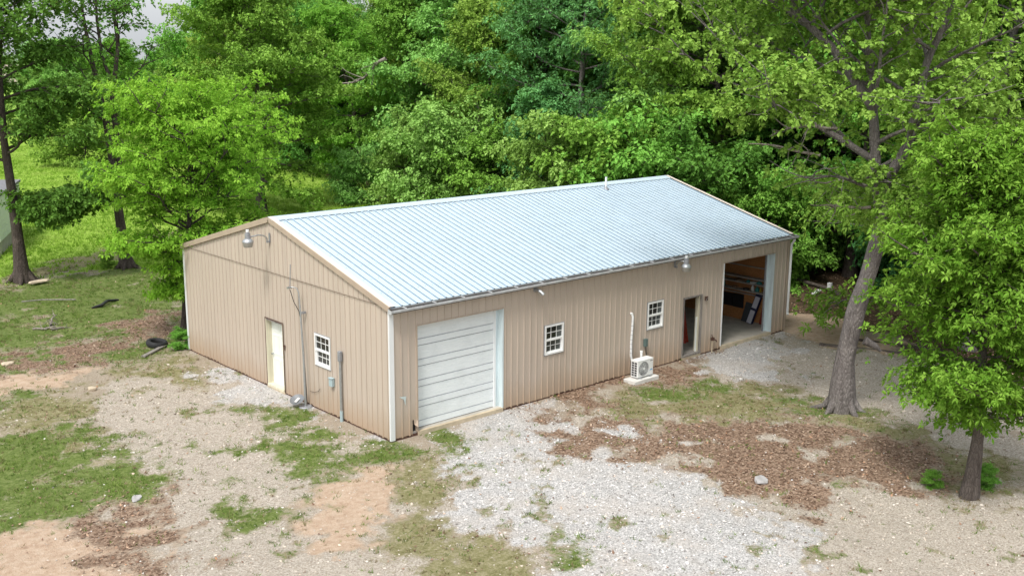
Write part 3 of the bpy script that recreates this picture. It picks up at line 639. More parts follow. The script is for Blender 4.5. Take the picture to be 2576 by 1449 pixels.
# dish on the ground
t = empty('fallen_dish', (-.32, 3.92, .16), 'small grey satellite dish lying at the foot of the antenna mast', 'dish')
s = MB(); s.lathe([(0, 0), (.10, .012), (.18, .04), (.23, .07), (.235, .065), (.18, .03), (.0, -.012)], 24); o = s.obj('reflector', simple('dish_grey', (.16, .17, .18), .5), t, smooth=True); o.rotation_euler = (math.radians(14), math.radians(-24), 0); o.scale = (.85, .85, .85)
s = MB(); s.box(-.10, .08, -.04, .03, .04, .044); o = s.obj('label_plate', PAD, t); o.rotation_euler = (math.radians(14), math.radians(-24), .3)
# riser conduit + boxes on gable
t = empty('conduit_riser', (-.07, 2.12, 0), 'grey conduit riser with service head to the right of the gable window', 'conduit')
s = MB(); s.tube([(0, 0, -.05), (0, 0, 1.62)], .036, 12); s.obj('pipe', GALV, t, smooth=True)
s = MB(); s.tube([(0, 0, -.05), (0, 0, .28)], .045, 12); s.obj('lower_sleeve', LTBOX, t, smooth=True)
s = MB(); s.box(-.05, .045, -.06, .06, 1.62, 1.90); s.obj('service_head', GALV_D, t, bevel=.02)
s = MB(); s.box(-.10, -.015, 2.50, 2.66, .84, 1.06); s.box(-.12, -.015, 2.49, 2.67, 1.055, 1.075); tag(s.obj('outlet_box', LTBOX, None, bevel=.008), 'small pale blue outlet box below the gable window', 'outlet')
s = MB(); s.box(-.03, -.018, 5.0, 5.03, 1.30, 1.45); s.box(-.032, -.02, 4.98, 5.05, 1.40, 1.43); tag(s.obj('door_latch', RUST, None), 'rusty hasp on the gable wall beside the closed walk door', 'latch')
s = MB(); s.tube([(-.03, 3.72, .42), (-.035, 3.5, .44), (-.03, 3.3, .52), (-.03, 3.2, .62)], .006, 5); tag(s.obj('loose_wire', BLACK, None), 'thin loose wire curving along the gable wall right of the mast', 'wire')
# front wall fixtures
t = empty('line_set_cover', (8.78, -.05, 0), 'white wrapped refrigerant line running down the front wall to the outdoor unit', 'pipe')
pl = [(0, -.0, 1.92), (.03, -.02, 1.80), (.03, -.01, 1.5), (0.0, -.01, 1.0), (.01, -.01, .6), (.05, -.03, .42), (.10, -.12, .28)]
s = MB(); s.tube([(0, .03, 1.9)]+pl, .036, 10); s.obj('wrapped_pipe', WHITE, t, smooth=True)
bm = MB(); bm.lathe([(.0385, -.006), (.0385, .006)], 10); bme = bm.mesh('band', GALV_D)
for z in np.arange(.55, 1.8, .14): link('band', bme, t, (float(np.interp(z, [.42, .6, 1.0, 1.5, 1.8], [.05, .01, 0., .03, .03])), -.012, float(z)))
t = empty('disconnect_box', (9.44, -.02, .9), 'grey-green disconnect box on the front wall above the outdoor unit', 'box')
s = MB(); s.box(-.06, .06, -.09, 0, -.12, .12); s.obj('box_body', GREENBOX, t, bevel=.008); s = MB(); s.tube([(.01, -.05, -.12), (.02, -.06, -.3), (0, -.12, -.42), (-.08, -.3, -.46)], .014, 8); s.obj('whip_cable', BLACK, t)
t = empty('numbered_plate', (12.38, -.03, 1.84), 'small dark box with a pale spot right of the open walk door', 'box')
s = MB(); s.box(-.065, .065, -.03, 0.01, -.07, .07); s.obj('box_body', RUST, t, bevel=.01); s = MB(); s.box(-.05, -.005, -.034, -.03, -.05, -.01); s.box(-.02, .045, -.034, -.03, .015, .03); s.obj('pale_mark', GALV, t)
t = empty('wall_hydrant', (12.73, -.1, 0), 'rusty frost-proof yard hydrant by the wall left of the big open door', 'hydrant')
s = MB(); s.tube([(-.02, 0, -.05), (-.02, 0, .44)], .022, 8); s.obj('standpipe', SLABEDGE, t); s = MB(); s.box(-.05, .04, -.05, .04, .40, .50); s.tube([(0, -.02, .43), (.06, -.08, .42), (.08, -.10, .36)], .022, 8); s.bar((-.02, 0, .5), (-.06, 0, .60), .02, .02); s.obj('head', RUST, t)
# ---- mini-split outdoor unit
s = MB(); s.box(8.15, 9.22, -.82, -.36, -.05, .085); tag(s.obj('concrete_pad', PAD, None, bevel=.01), 'white concrete pad under the outdoor air conditioner', 'pad')
t = empty('air_conditioner', (8.38, -.70, .085), 'white mini-split outdoor unit with round fan grille on a pad by the wall', 'air conditioner')
w, dpt, h = .70, .27, .50
s = MB(); s.box(0, w, 0, dpt, .04, .04+h); s.obj('casing', VINYL, t, bevel=.015)
s = MB(); s.box(-.006, w+.006, -.006, dpt+.006, .04+h, .055+h); s.obj('top_cover', VINYL, t, bevel=.006)
for x in (.10, .52): s = MB(); s.box(x, x+.07, -.04, dpt+.04, 0, .04); s.obj('foot', GALV, t)
cx, cz, rr = .27, .04+h/2, .215
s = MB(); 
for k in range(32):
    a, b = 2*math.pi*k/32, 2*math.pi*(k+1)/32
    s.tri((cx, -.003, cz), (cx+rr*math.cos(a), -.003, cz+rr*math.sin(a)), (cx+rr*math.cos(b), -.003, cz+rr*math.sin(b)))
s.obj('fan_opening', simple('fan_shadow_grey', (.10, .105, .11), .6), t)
s = MB()
for k in range(3):
    a0 = 2*math.pi*k/3+.4; pv = None
    for j in range(7):
        a = a0+j*.19; q = ((cx+.03*math.cos(a), -.006-.001*j, cz+.03*math.sin(a)), (cx+.19*math.cos(a+.3), -.006-.001*j, cz+.19*math.sin(a+.3)))
        if pv: s.quad(pv[0], pv[1], q[1], q[0])
        pv = q
s.obj('fan_blades', simple('fan_blade_grey', (.22, .24, .24), .5), t)
s = MB()
for r_ in np.linspace(.03, rr, 9): s.tube([(cx+r_*math.cos(a), -.016, cz+r_*math.sin(a)) for a in np.linspace(0, 2*math.pi, 33)], .0017, 4, cap=False)
for k in range(16):
    a = 2*math.pi*k/16; s.tube([(cx+.03*math.cos(a), -.016, cz+.03*math.sin(a)), (cx+rr*math.cos(a+.3), -.016, cz+rr*math.sin(a+.3))], .0017, 4)
s.obj('grille', VINYL, t); s = MB(); s.tube([(cx, -.022, cz), (cx, -.004, cz)], .033, 16); s.obj('hub', VINYL, t)
for r in range(6):
    for c in range(2): s = MB(); s.box(-.004, .001, .035+c*.11, .12+c*.11, .085+r*.073, .138+r*.073); s.obj('side_vent', BLACK, t)
s = MB(); s.box(.545, .665, -.0025, .0, .475, .492); s.obj('maker_lettering', BLACK, t)
s = MB(); 
for a in range(10):
    x0_, x1_ = .55+a*.011, .55+(a+1)*.011; f0 = .02*math.sin(a/10*math.pi*1.2); s.quad((x0_, -.003, .175+f0), (x1_, -.003, .177+f0+.002*a), (x1_, -.003, .215+f0+.002*a), (x0_, -.003, .20+f0))
s.obj('blue_sticker', BLUE, t)
s = MB(); s.tube([(.52, dpt+.06, .4), (.52, dpt+.06, .70)], .038, 10); s.tube([(.52, dpt+.06, .66), (.52, dpt+.06, .72)], .046, 10); s.obj('drain_pipe_cap', WHITE, t, smooth=True)

# ---- inside the big open bay: shelves on the end wall and clutter
XW = L-.12
sh_t = empty('wall_shelves', (XW, 0, 0), 'rough lumber shelves across the orange board wall inside the open bay', 'shelves')
for z, dp in ((2.10, .05), (1.72, .30), (1.53, .30), (1.25, .32), (1.08, .05)):
    s = MB(); s.box(-dp, 0, .15, 6.5, z-.02, z+.02); s.obj('shelf_board', LUMBER, sh_t)
rr_ = random.Random(5)
cols = [('white', (.6, .6, .58)), ('teal', (.03, .20, .19)), ('yellow', (.5, .36, .03)), ('dark', (.03, .03, .03)), ('brown', (.16, .10, .06))]
cm = {k: simple('bottle_'+k, v, .4) for k, v in cols}
items = [(.88, 1.27, 'yellow', .035, .17, 'yellow squeeze bottle standing at the right end of the lower shelf'), (1.02, 1.27, 'teal', .07, .18, 'teal tin between the yellow bottle and the white jug on the lower shelf'), (1.22, 1.27, 'white', .06, .20, 'white jug on the lower shelf in the open bay'),
 (2.48, 1.27, 'teal', .05, .24, 'tall teal bottle at the left end of the lower shelf'), (.95, 1.55, 'teal', .10, .10, 'teal bundle at the right end of the middle shelf'), (1.2, 1.55, 'white', .13, .06, 'white folded sheet on the middle shelf'), (1.42, 1.55, 'teal', .07, .09, 'left teal tub on the middle shelf'), (1.8, 1.55, 'brown', .14, .08, 'brown rags heaped on the middle shelf'), (1.5, 1.27, 'dark', .13, .07, 'black coil lying on the lower shelf'), (2.0, 1.27, 'brown', .12, .07, 'brown clutter on the lower shelf left of the coil')]
for y, z, cn, r, h_, lab in items:
    s = MB(); s.lathe([(0, 0), (r, 0), (r*1.02, h_*.3), (r*.95, h_*.66), (r*.45, h_*.82), (r*.35, h_), (0, h_)], 12, (XW-.15, y, z)); tag(s.obj('bottle' if r < .08 else 'shop_supplies', cm[cn], None, smooth=True), lab, 'bottle' if r < .08 else 'supplies')
t = empty('window_cover', (XW, 2.15, .77), 'black covered window low on the orange end wall of the bay', 'panel')
s = MB(); s.box(-.03, 0, -.48, -.02, -.25, .25); s.obj('cover_panel', BLACK, t); s = MB(); s.box(-.03, 0, .0, .46, -.24, .24); s.obj('cover_panel', BLACK, t)
t = empty('tall_carton', (XW-.32, 1.17, .10), 'tall narrow blue and white carton leaning on the end wall of the bay', 'carton', rz=0)
CW = simple('carton_pale_print', (.50, .50, .56), .6, var=.05); CN = simple('carton_navy_print', (.02, .025, .07), .6)
body = MB(); body.bar((0, 0, 0), (.30, -.20, 1.12), .24, .10, up=(1, 0, 0)); body.obj('box_body', CN, t)
for a, b in ((.02, .42), (.50, .86)):
    s = MB(); P0 = Vector((0, 0, 0)); P1 = Vector((.30, -.20, 1.12)); s.bar(P0.lerp(P1, a)+Vector((-.012, 0, .0)), P0.lerp(P1, b)+Vector((-.012, 0, 0)), .19, .10, up=(1, 0, 0)); s.obj('printed_panel', CW, t)
s = MB(); s.bar((XW-.22, 1.42, .10), (XW-.04, 1.36, .78), .34, .03, up=(1, 0, 0)); tag(s.obj('grey_board', simple('charcoal_board', (.045, .05, .055), .7), None), 'charcoal board leaning on the wall left of the tall carton', 'board')
s = MB(); s.bar((XW-.10, .82, .10), (XW-.03, .72, 1.0), .16, .03, up=(1, 0, 0)); tag(s.obj('red_plank', simple('dull_red_plank', (.20, .03, .02), .7), None), 'dull red plank behind the tall carton in the bay', 'plank')
# red folded creeper / hoist frame seen through the walk door
t = empty('red_jack_stand', (12.62, .95, .10), 'red folding steel ladder frame leaning inside the open walk door', 'ladder')
for dx_ in (0, .20): s = MB(); s.bar((dx_, dx_*.3, 0), (.42+dx_*.55, .55, 1.05), .085, .04); s.obj('rail', REDP, t)
for f in (.2, .45, .7, .9):
    a = Vector((0, 0, 0)).lerp(Vector((.42, .55, 1.05)), f); b = Vector((.2, .06, 0)).lerp(Vector((.53, .55, 1.05)), f); s = MB(); s.bar(a, b, .05, .03); s.obj('rung', REDP, t)
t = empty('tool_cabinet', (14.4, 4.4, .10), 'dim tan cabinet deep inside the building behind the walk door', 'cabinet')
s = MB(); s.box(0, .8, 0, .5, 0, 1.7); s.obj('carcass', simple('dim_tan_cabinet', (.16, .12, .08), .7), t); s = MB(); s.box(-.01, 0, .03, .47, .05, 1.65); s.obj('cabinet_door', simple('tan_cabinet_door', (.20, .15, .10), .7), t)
# ------------------------------------------------------------------ trees
def curve(rng, p0, d, length, n, wig=.12, lift=0.0, droop=0.0):
    pts = [np.array(p0, float)]; d = np.array(d, float); d /= np.linalg.norm(d)
    for i in range(n):
        d = d+rng.normal(0, wig, 3)+np.array([0, 0, lift-droop*(i/n)]); d /= np.linalg.norm(d); pts.append(pts[-1]+d*length/n)
    return np.array(pts)
def tube_np(pts, rad, n):
    pts = np.asarray(pts); m = len(pts); d = np.gradient(pts, axis=0); d /= np.linalg.norm(d, axis=1)[:, None]+1e-9
    ref = np.array([1., 0, 0]) if abs(d[0][0]) < .8 else np.array([0, 1., 0]); out = []
    for i in range(m):
        u = ref-d[i]*ref.dot(d[i]); u /= np.linalg.norm(u); w = np.cross(d[i], u); ref = u
        a = np.arange(n)*2*np.pi/n; out.append(pts[i]+(np.outer(np.cos(a), u)+np.outer(np.sin(a), w))*rad[i])
    V = np.concatenate(out); i, k = np.meshgrid(np.arange(m-1), np.arange(n), indexing='ij'); a = i*n+k; b = i*n+(k+1) % n
    return V, np.stack([a, b, b+n, a+n], -1).reshape(-1, 4)
class Wood:
    def __init__(s): s.V = []; s.F = []; s.c = 0
    def add(s, pts, rad, n): V, F = tube_np(pts, rad, n); s.V.append(V); s.F.append(F+s.c); s.c += len(V)
    def mesh(s, name, mat): return fast_mesh(name, np.concatenate(s.V), np.concatenate(s.F), [mat], smooth=True)
def norm(a): return a/(np.linalg.norm(a, axis=-1, keepdims=True)+1e-9)
def leaves(rng, P, D, tint, n, Ln, Wd, droop, spread=1.0):
    """n leaves round each sprig P with axis D; returns vertex, face, tint arrays"""
    N_ = len(P); D = norm(D); up = np.tile([0, 0, 1.], (N_, 1)); u = np.cross(D, up+rng.normal(0, .2, (N_, 3))); u = norm(u); v = np.cross(D, u)
    Vs, Ts = [], []
    ph = rng.uniform(0, 6.28, N_)
    for k in range(n):
        a = ph+2*np.pi*k/n+rng.normal(0, .3, N_); ax = norm((np.cos(a)[:, None]*u+np.sin(a)[:, None]*v)*spread+D*rng.uniform(.15, .8, (N_, 1))+np.array([0, 0, -1])*droop*rng.uniform(.3, 1.4, (N_, 1)))
        l = Ln*rng.uniform(.65, 1.25, (N_, 1)); w = Wd*rng.uniform(.75, 1.2, (N_, 1)); sd = norm(np.cross(ax, up+rng.normal(0, .45, (N_, 3)))); nm = np.cross(sd, ax)
        b = P+ax*l*.12; m = P+ax*l*.58; t = P+ax*l-np.array([0, 0, .12])*l
        Vs.append(np.stack([b, m+sd*w*.5+nm*w*.14, t, m-sd*w*.5+nm*w*.14], 1)); tt = tint.copy(); tt[:, 2] = rng.uniform(0, 1, N_); Ts.append(np.repeat(tt[:, None, :], 4, 1))
    V = np.concatenate(Vs).reshape(-1, 3); T = np.concatenate(Ts).reshape(-1, 4); q = np.arange(len(V)//4)[:, None]*4
    F = np.concatenate([q+np.array([0, 1, 2]), q+np.array([0, 2, 3])]); return V, F, T
def make_tree(name, seed, H, R, leafm, barkm, r0=.3, t0=.22, n_limb=24, n_sub=7, n_spr=20, nleaf=7, Ln=.24, Wd=.12, droop=.35, shape='oval', trunk=None, extra=(), flat=.45, lean=.35, dead=0, gap=0, spread=1., fork=None, bare=.25, twig=.18, low_len=1., envf=None, exl=1., roots=False):
    rng = np.random.default_rng(seed); wood = Wood()
    if trunk is None:
        trunk = curve(rng, (0, 0, -.3), (rng.normal(0, .05), rng.normal(0, .05), 1), H*.93, 9, .06, .04)
    trunk = np.array(trunk, float); m = len(trunk); s = np.linspace(0, 1, m); tr = r0*(1-s*.85); tr[0] *= 1.4
    ts = np.linspace(0, 1, m*3); tp = np.stack([np.interp(ts, s, trunk[:, i]) for i in range(3)], 1); wood.add(tp, np.interp(ts, s, tr)*(1+.05*np.sin(ts*40)), 12)
    stems = [(trunk, tr, 1.0, t0)]
    if roots:
        for k in range(6):
            an = k*1.05+rng.uniform(-.25, .25); e = np.array([math.cos(an), math.sin(an), 0]); rl = r0*rng.uniform(2.3, 3.2)
            wood.add([trunk[0]+e*r0*.45+[0, 0, .75], trunk[0]+e*r0*1.15+[0, 0, .42], trunk[0]+e*r0*1.7+[0, 0, .24], trunk[0]+e*rl+[0, 0, .12]], [r0*.45, r0*.42, r0*.30, r0*.08], 8)
    for pts, ra, rb in extra:
        pts = np.array(pts, float); q = np.linspace(0, 1, len(pts)); tq = np.linspace(0, 1, len(pts)*3); pp = np.stack([np.interp(tq, q, pts[:, i]) for i in range(3)], 1); wood.add(pp, ra+(rb-ra)*tq, 9); stems.append((pts, ra+(rb-ra)*q, .6, .3))
    P, D, T = [], [], []; ga = rng.uniform(0, 6.28)
    tot = sum(x[2] for x in stems); cx0, cy0 = trunk[-1][0], trunk[-1][1]
    for si_, (pts, ra, wt, ts0) in enumerate(stems):
        q = np.linspace(0, 1, len(pts)); nl = max(3, int(n_limb*wt/tot)); ztop = pts[-1][2]
        for i in range(nl):
            t = ts0+(1-ts0)*((i+rng.uniform(.1, .9))/nl)**.85; p = np.array([np.interp(t, q, pts[:, j]) for j in range(3)]); rad = np.interp(t, q, ra)
            ga += 2.4+rng.normal(0, .35); h = p[2]/H; h = np.clip(h, 0, 1)
            env = envf(h) if envf else {'oval': math.sin(math.pi*min(1, (.16+h*.88)))**.55, 'cone': (1-h)**.7+.15, 'round': math.sqrt(max(0.05, 1-(2*h-1.05)**2)), 'tier': .55+.5*math.sin(math.pi*min(1, h*1.05))}[shape]
            l = R*env*rng.uniform(.7, 1.12)*(exl if si_ else 1)*(low_len if h < .35 else 1.)
            if rng.random() < gap: continue
            el = -.12+1.15*h**1.6+rng.normal(0, .13)
            d = np.array([math.cos(ga)*math.cos(el), math.sin(ga)*math.cos(el), math.sin(el)])
            lp = curve(rng, p, d, l, 6, .13, .035, droop*.09); lr = np.linspace(max(.02, min(rad*.5, l*.022)), .012, 7); wood.add(lp, lr, 6)
            lt = rng.uniform(0, 1)
            for j in range(n_sub):
                u = bare+(1-bare)*(j+rng.uniform(0, 1))/n_sub; qq = np.linspace(0, 1, 7); bp = np.array([np.interp(u, qq, lp[:, c]) for c in range(3)])
                ld = norm(lp[-1]-lp[0]); side = norm(np.cross(ld, [0, 0, 1.]))*(1 if j % 2 else -1)
                bd = ld*rng.uniform(.3, .9)+side*rng.uniform(.3, 1.0)+np.array([0, 0, rng.normal(.12, .22)]); bl = l*rng.uniform(.22, .42)*(1.15-u*.45)+.35
                sp = curve(rng, bp, bd, bl, 4, .16, .03, droop*.12)
                wood.add(sp, np.linspace(.022, .006, 5)*max(1., r0/.3), 4)
                if dead and rng.random() < dead: continue
                k = max(4, int(n_spr*rng.uniform(.7, 1.3))); uu = rng.uniform(.2, 1.08, k); c = np.stack([np.interp(uu, np.linspace(0, 1, 5), sp[:, a]) for a in range(3)], 1)
                off = rng.normal(0, 1, (k, 3))*np.array([1, 1, flat])*(twig+.10*bl); c = c+off
                dd = norm(norm(bd)[None, :]*.5+off*1.2+np.array([0, 0, .45])+rng.normal(0, .25, (k, 3)))
                tn = np.ones((k, 4)); tn[:, 0] = rng.uniform(0, .55, k)+.45*np.clip(uu, 0, 1)*u      # outer tips tinted paler than the inside, painting in lit crown edges; tn[:, 1] = np.clip(lt*.6+rng.uniform(0, .4), 0, 1)
                P.append(c); D.append(dd); T.append(tn)
    P = np.concatenate(P); D = np.concatenate(D); T = np.concatenate(T)
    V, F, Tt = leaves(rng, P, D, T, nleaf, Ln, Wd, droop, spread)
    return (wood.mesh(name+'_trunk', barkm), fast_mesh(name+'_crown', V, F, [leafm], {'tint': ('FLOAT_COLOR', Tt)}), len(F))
def plant(pr, loc, label, name='oak_tree', cat='tree', group=None, rz=0, sc=1., leafm=None, label2=None):
    e = empty(name, loc, label, cat, group, rz); e.scale = (sc, sc, sc)
    link('trunk' if cat == 'tree' else 'stems', pr[0], e); o = link('crown' if cat == 'tree' else 'foliage', pr[1], e)
    if leafm: o.material_slots[0].link = 'OBJECT'; o.material_slots[0].material = leafm
    return e
WT = lambda pts, b: [tuple(np.array(p)-np.array(b)) for p in pts]
# --- hero 1: leaning grey oak at the right
b = (10.75, -6.03, 0)
pr = make_tree('hero_oak', 11, 12.5, 5.2, LEAF_YEL, BARK_GREY, r0=.285, t0=.47, n_limb=60, roots=True, gap=.15, n_sub=8, n_spr=18, nleaf=9, Ln=.145, Wd=.105, droop=.45, flat=.75, dead=.12, twig=.18, bare=.30, envf=lambda h: float(np.interp(h, [.35, .45, .55, .66, .85, 1], [.26, .40, .70, .86, .72, .5])),
   trunk=WT([(10.71,-6.03,-.2),(10.70,-6.02,1.47),(10.80,-6.2,2.91),(10.92,-6.4,3.85),(11.01,-6.57,4.96),(10.99,-6.54,5.68),(10.89,-6.36,6.73),(10.83,-6.25,7.86),(10.73,-6.08,9.15),(10.66,-5.95,10.3),(10.6,-5.8,12.2)], b),
   extra=[(WT([(11.0,-6.55,4.7),(11.24,-7.01,5.26),(11.5,-7.5,5.5),(12.2,-8.3,6.0)], b), .17, .05), (WT([(11.0,-6.5,5.9),(11.05,-6.64,6.39),(11.25,-7.02,7.2),(11.32,-7.15,8.32),(11.37,-7.26,9.33),(11.5,-7.52,10.1),(11.7,-7.9,11.5)], b), .17, .06),
     (WT([(10.80,-6.2,8.2),(10.26,-5.27,9.65),(9.73,-4.44,10.51),(9.0,-3.4,11.2)], b), .14, .05), (WT([(10.88,-6.35,6.8),(10.2,-5.2,7.6),(9.5,-4.2,8.2),(8.9,-3.3,8.7)], b), .10, .02)])
HERO = []
HERO.append(plant(pr, b, 'tall grey-barked oak leaning right with yellow-green leaves, in front of the open bay'))
# knot / burl on its trunk
s = MB(); s.tube([(0.28-.05, -.42+.05, 2.0), (.42, -.62, 1.85), (.50, -.72, 1.72)], [.12, .08, .03], 9); s.obj('broken_limb_stub', BARK_GREY, HERO[0], smooth=True)
# --- hero 2: small bright tree bottom right
b = (7.63, -11.06, 0)
pr = make_tree('hero_small', 23, 7.9, 2.05, LEAF_STAR, BARK_MID, r0=.165, t0=.38, n_limb=66, n_sub=8, n_spr=19, nleaf=8, Ln=.145, Wd=.052, droop=.22, flat=.5, twig=.15, bare=.1, envf=lambda h: float(np.interp(h, [.3, .36, .45, .65, .85, 1], [.55, .85, 1.0, .95, .65, .3])),
   trunk=WT([(7.6,-11.04,-.2),(7.62,-11.08,1.0),(7.64,-11.09,1.7),(7.60,-11.0,3.5),(7.55,-10.9,5.2),(7.5,-10.8,7.0)], b))
plant(pr, b, 'small bright-green tree with star-shaped leaf clusters at the lower right, over the gravel', 'hickory_tree')
# --- hero 3: fresh lime tree at the building's left back corner
b = (.56, 12.62, 0)
pr = make_tree('hero_lime', 31, 7.5, 3.1, LEAF_LIME, BARK_DARK, r0=.13, t0=.20, n_limb=64, n_sub=8, n_spr=19, nleaf=9, Ln=.15, Wd=.058, droop=.6, flat=.26, twig=.17, bare=.15, envf=lambda h: float(np.interp(h, [.15, .28, .36, .5, .75, .9, 1], [.22, .32, .62, 1.0, .98, .75, .4])),
   trunk=WT([(.5,12.64,-.2),(.63,12.58,1.42),(.7,12.55,3),(.93,12.44,4.52),(1.05,12.4,5.5),(1.2,12.3,6.7)], b))
plant(pr, b, 'fresh lime-green tree growing against the left rear corner of the shop', 'walnut_tree')
# --- hero 4: dark tree at left
b = (-.6, 25.62, 0)
pr = make_tree('hero_left', 44, 14, 4.2, LEAF_DARK, BARK_DARK, r0=.30, t0=.50, exl=.28, roots=True, n_limb=44, n_sub=8, n_spr=24, nleaf=7, Ln=.19, Wd=.12, droop=.3, shape='oval', flat=.4, twig=.22,
   trunk=WT([(-.58,25.62,-.2),(-.6,25.6,1.2),(-.64,25.64,3.25),(-.78,25.68,6.06),(-.7,25.65,8.8),(-.6,25.6,13)], b),
   extra=[(WT([(-.64,25.62,2.7),(.1,25.3,3.0),(1.0,25.0,3.2),(1.9,24.75,3.1)], b), .09, .02)])
plant(pr, b, 'dark green oak at the far left edge with a low bough over the lawn')
# --- hero 5: thin double-stemmed dark tree
b = (3.95, 25.84, 0)
pr = make_tree('hero_double', 52, 15, 3.0, LEAF_DARK, BARK_DARK, roots=True, r0=.24, t0=.48, n_limb=26, n_sub=6, n_spr=12, nleaf=6, Ln=.20, Wd=.12, droop=.2, shape='oval', flat=.5, gap=.3, dead=.25, twig=.2,
   trunk=WT([(3.97,25.84,-.2),(3.9,25.86,1.2),(3.79,25.9,2.84),(3.74,25.92,4.06),(3.57,25.98,6.59),(3.35,26.05,8.05),(3.2,26.12,9.2),(3.0,26.17,10.9),(2.9,26.2,14)], b),
   extra=[(WT([(3.78,25.9,3.6),(4.0,25.85,4.8),(3.95,25.85,5.9),(3.85,25.89,7.3),(4.1,25.8,8.8),(4.25,25.72,9.8),(4.1,25.7,11.5),(4.2,25.6,14)], b), .14, .06), (WT([(3.95,25.85,8.0),(3.6,25.95,9.2),(3.5,26,10.9),(3.6,26,13)], b), .09, .04)])
plant(pr, b, 'thin dark double-stemmed tree with sparse foliage on the lawn edge behind the lime tree')
# --- shared woodland kinds
OA = [make_tree('wood_oak_%s' % 'abc'[i], 100+i, 17, 6.2, LEAF_OAK, BARK_MID, r0=.34, t0=.12, n_limb=46, n_sub=9, n_spr=30, nleaf=6, Ln=.25, Wd=.15, droop=.4, shape='oval', flat=.36, twig=.24, dead=.03) for i in range(3)]
OY = [make_tree('young_tree_%s' % 'ab'[i], 120+i, 9.5, 3.0, LEAF_TEAL, BARK_MID, r0=.12, t0=.08, n_limb=30, n_sub=6, n_spr=14, nleaf=6, Ln=.24, Wd=.14, droop=.4, shape='cone' if i == 0 else 'oval', flat=.45, twig=.2) for i in range(2)]
SH = [make_tree('shrub_%s' % 'ab'[i], 140+i, 4.4, 2.9, LEAF_PALE, BARK_DARK, r0=.08, t0=.05, n_limb=28, n_sub=7, n_spr=22, nleaf=6, Ln=.20, Wd=.13, droop=.3, shape='round', flat=.5, twig=.2, low_len=1.25) for i in range(2)]
HK = make_tree('pale_hickory', 160, 16, 6.0, LEAF_STAR, BARK_GREY, r0=.28, t0=.14, n_limb=46, n_sub=8, n_spr=26, nleaf=7, Ln=.26, Wd=.095, droop=.35, shape='oval', flat=.45, twig=.24)
NAMED = [
 (OA[0], (17.3, 37.7), 5.9, .86, LEAF_OAK, 'oak_tree', 'broad dense oak at the wood edge, crown just behind the lime-green tree'),
 (OA[1], (31.9, 38.5), 1.0, .95, LEAF_PALE, 'oak_tree', 'light yellow-green oak behind the middle of the roof ridge, dark trunk showing'),
 (HK, (29.3, 16.0), 2.0, 1.0, LEAF_PALE, 'hickory_tree', 'large pale-green tree behind the white roof vent pipe'),
 (OY[0], (24.9, 20.8), .3, .86, None, 'young_tree', 'slim bluish-green young tree rising behind the middle of the roof'),
 (HK, (19.4, -5.5), 4.1, .92, LEAF_OAK, 'hickory_tree', 'tall bright-green hickory filling the upper right corner behind the small tree'),
 (OA[2], (27.5, 10.2), .7, .85, LEAF_OAK, 'oak_tree', 'dark leafy oak just behind the far right end of the roof'),
 (OA[0], (30.8, 7.6), 2.7, .88, LEAF_DARK, 'oak_tree', 'dark oak behind the leaning grey oak, left of its trunk'),
 (OA[1], (27.4, 3.6), 5.1, .80, LEAF_OAK, 'oak_tree', 'oak in the wood directly behind the leaning grey oak trunk'),
 (OA[2], (28.4, -1.2), 3.3, .9, LEAF_DARK, 'oak_tree', 'dark oak in the wood between the leaning oak and the hickory'),
 (SH[0], (25.3, 32.2), 0, 1.0, LEAF_PALE, 'shrub', 'pale bushy shrub above the left third of the roof ridge'),
 (SH[1], (24.5, 27.8), 1, 1.2, LEAF_PALE, 'shrub', 'tallest pale shrub above the roof ridge, left of the slim bluish tree'),
 (SH[0], (24.7, 24.9), 2, .95, LEAF_OAK, 'shrub', 'green shrub just left of the slim bluish young tree'),
 (SH[1], (21.3, 15.9), 3, 1.15, LEAF_PALE, 'shrub', 'shrub above the ridge left of the vent pipe'),
 (SH[0], (21.7, 12.8), 4, 1.25, LEAF_OAK, 'shrub', 'wide shrub directly behind the vent pipe'),
 (SH[1], (22.0, 10.6), 5, 1.25, LEAF_OAK, 'shrub', 'shrub behind the right part of the roof ridge'),
 (SH[0], (22.4, 8.0), .5, 1.1, LEAF_DARK, 'shrub', 'dark shrub behind the end of the roof ridge'),
 (SH[1], (23.6, 37.0), 1.5, .6, LEAF_PALE, 'shrub', 'low light-green shrub behind the fallen grey branches'),
 (SH[0], (19.2, 71.6), 2.5, 1.15, LEAF_YEL, 'shrub', 'yellowish bush at the far edge of the lawn between the dark trunks'),
 (SH[1], (15.0, 59.2), 2.5, .28, LEAF_PALE, 'shrub', 'tiny lone bush standing out on the lawn'),
 (SH[0], (23.2, 5.2), 2.2, .75, LEAF_OAK, 'shrub', 'green bush at the wood edge right of the far building corner'),
]
for pr, (x, y), rz, sc, lm, nm, lab in NAMED:
    z = float(height(x, y)); plant(pr, (x, y, z), lab, nm, 'shrub' if nm == 'shrub' else 'tree', None, rz, sc, lm)
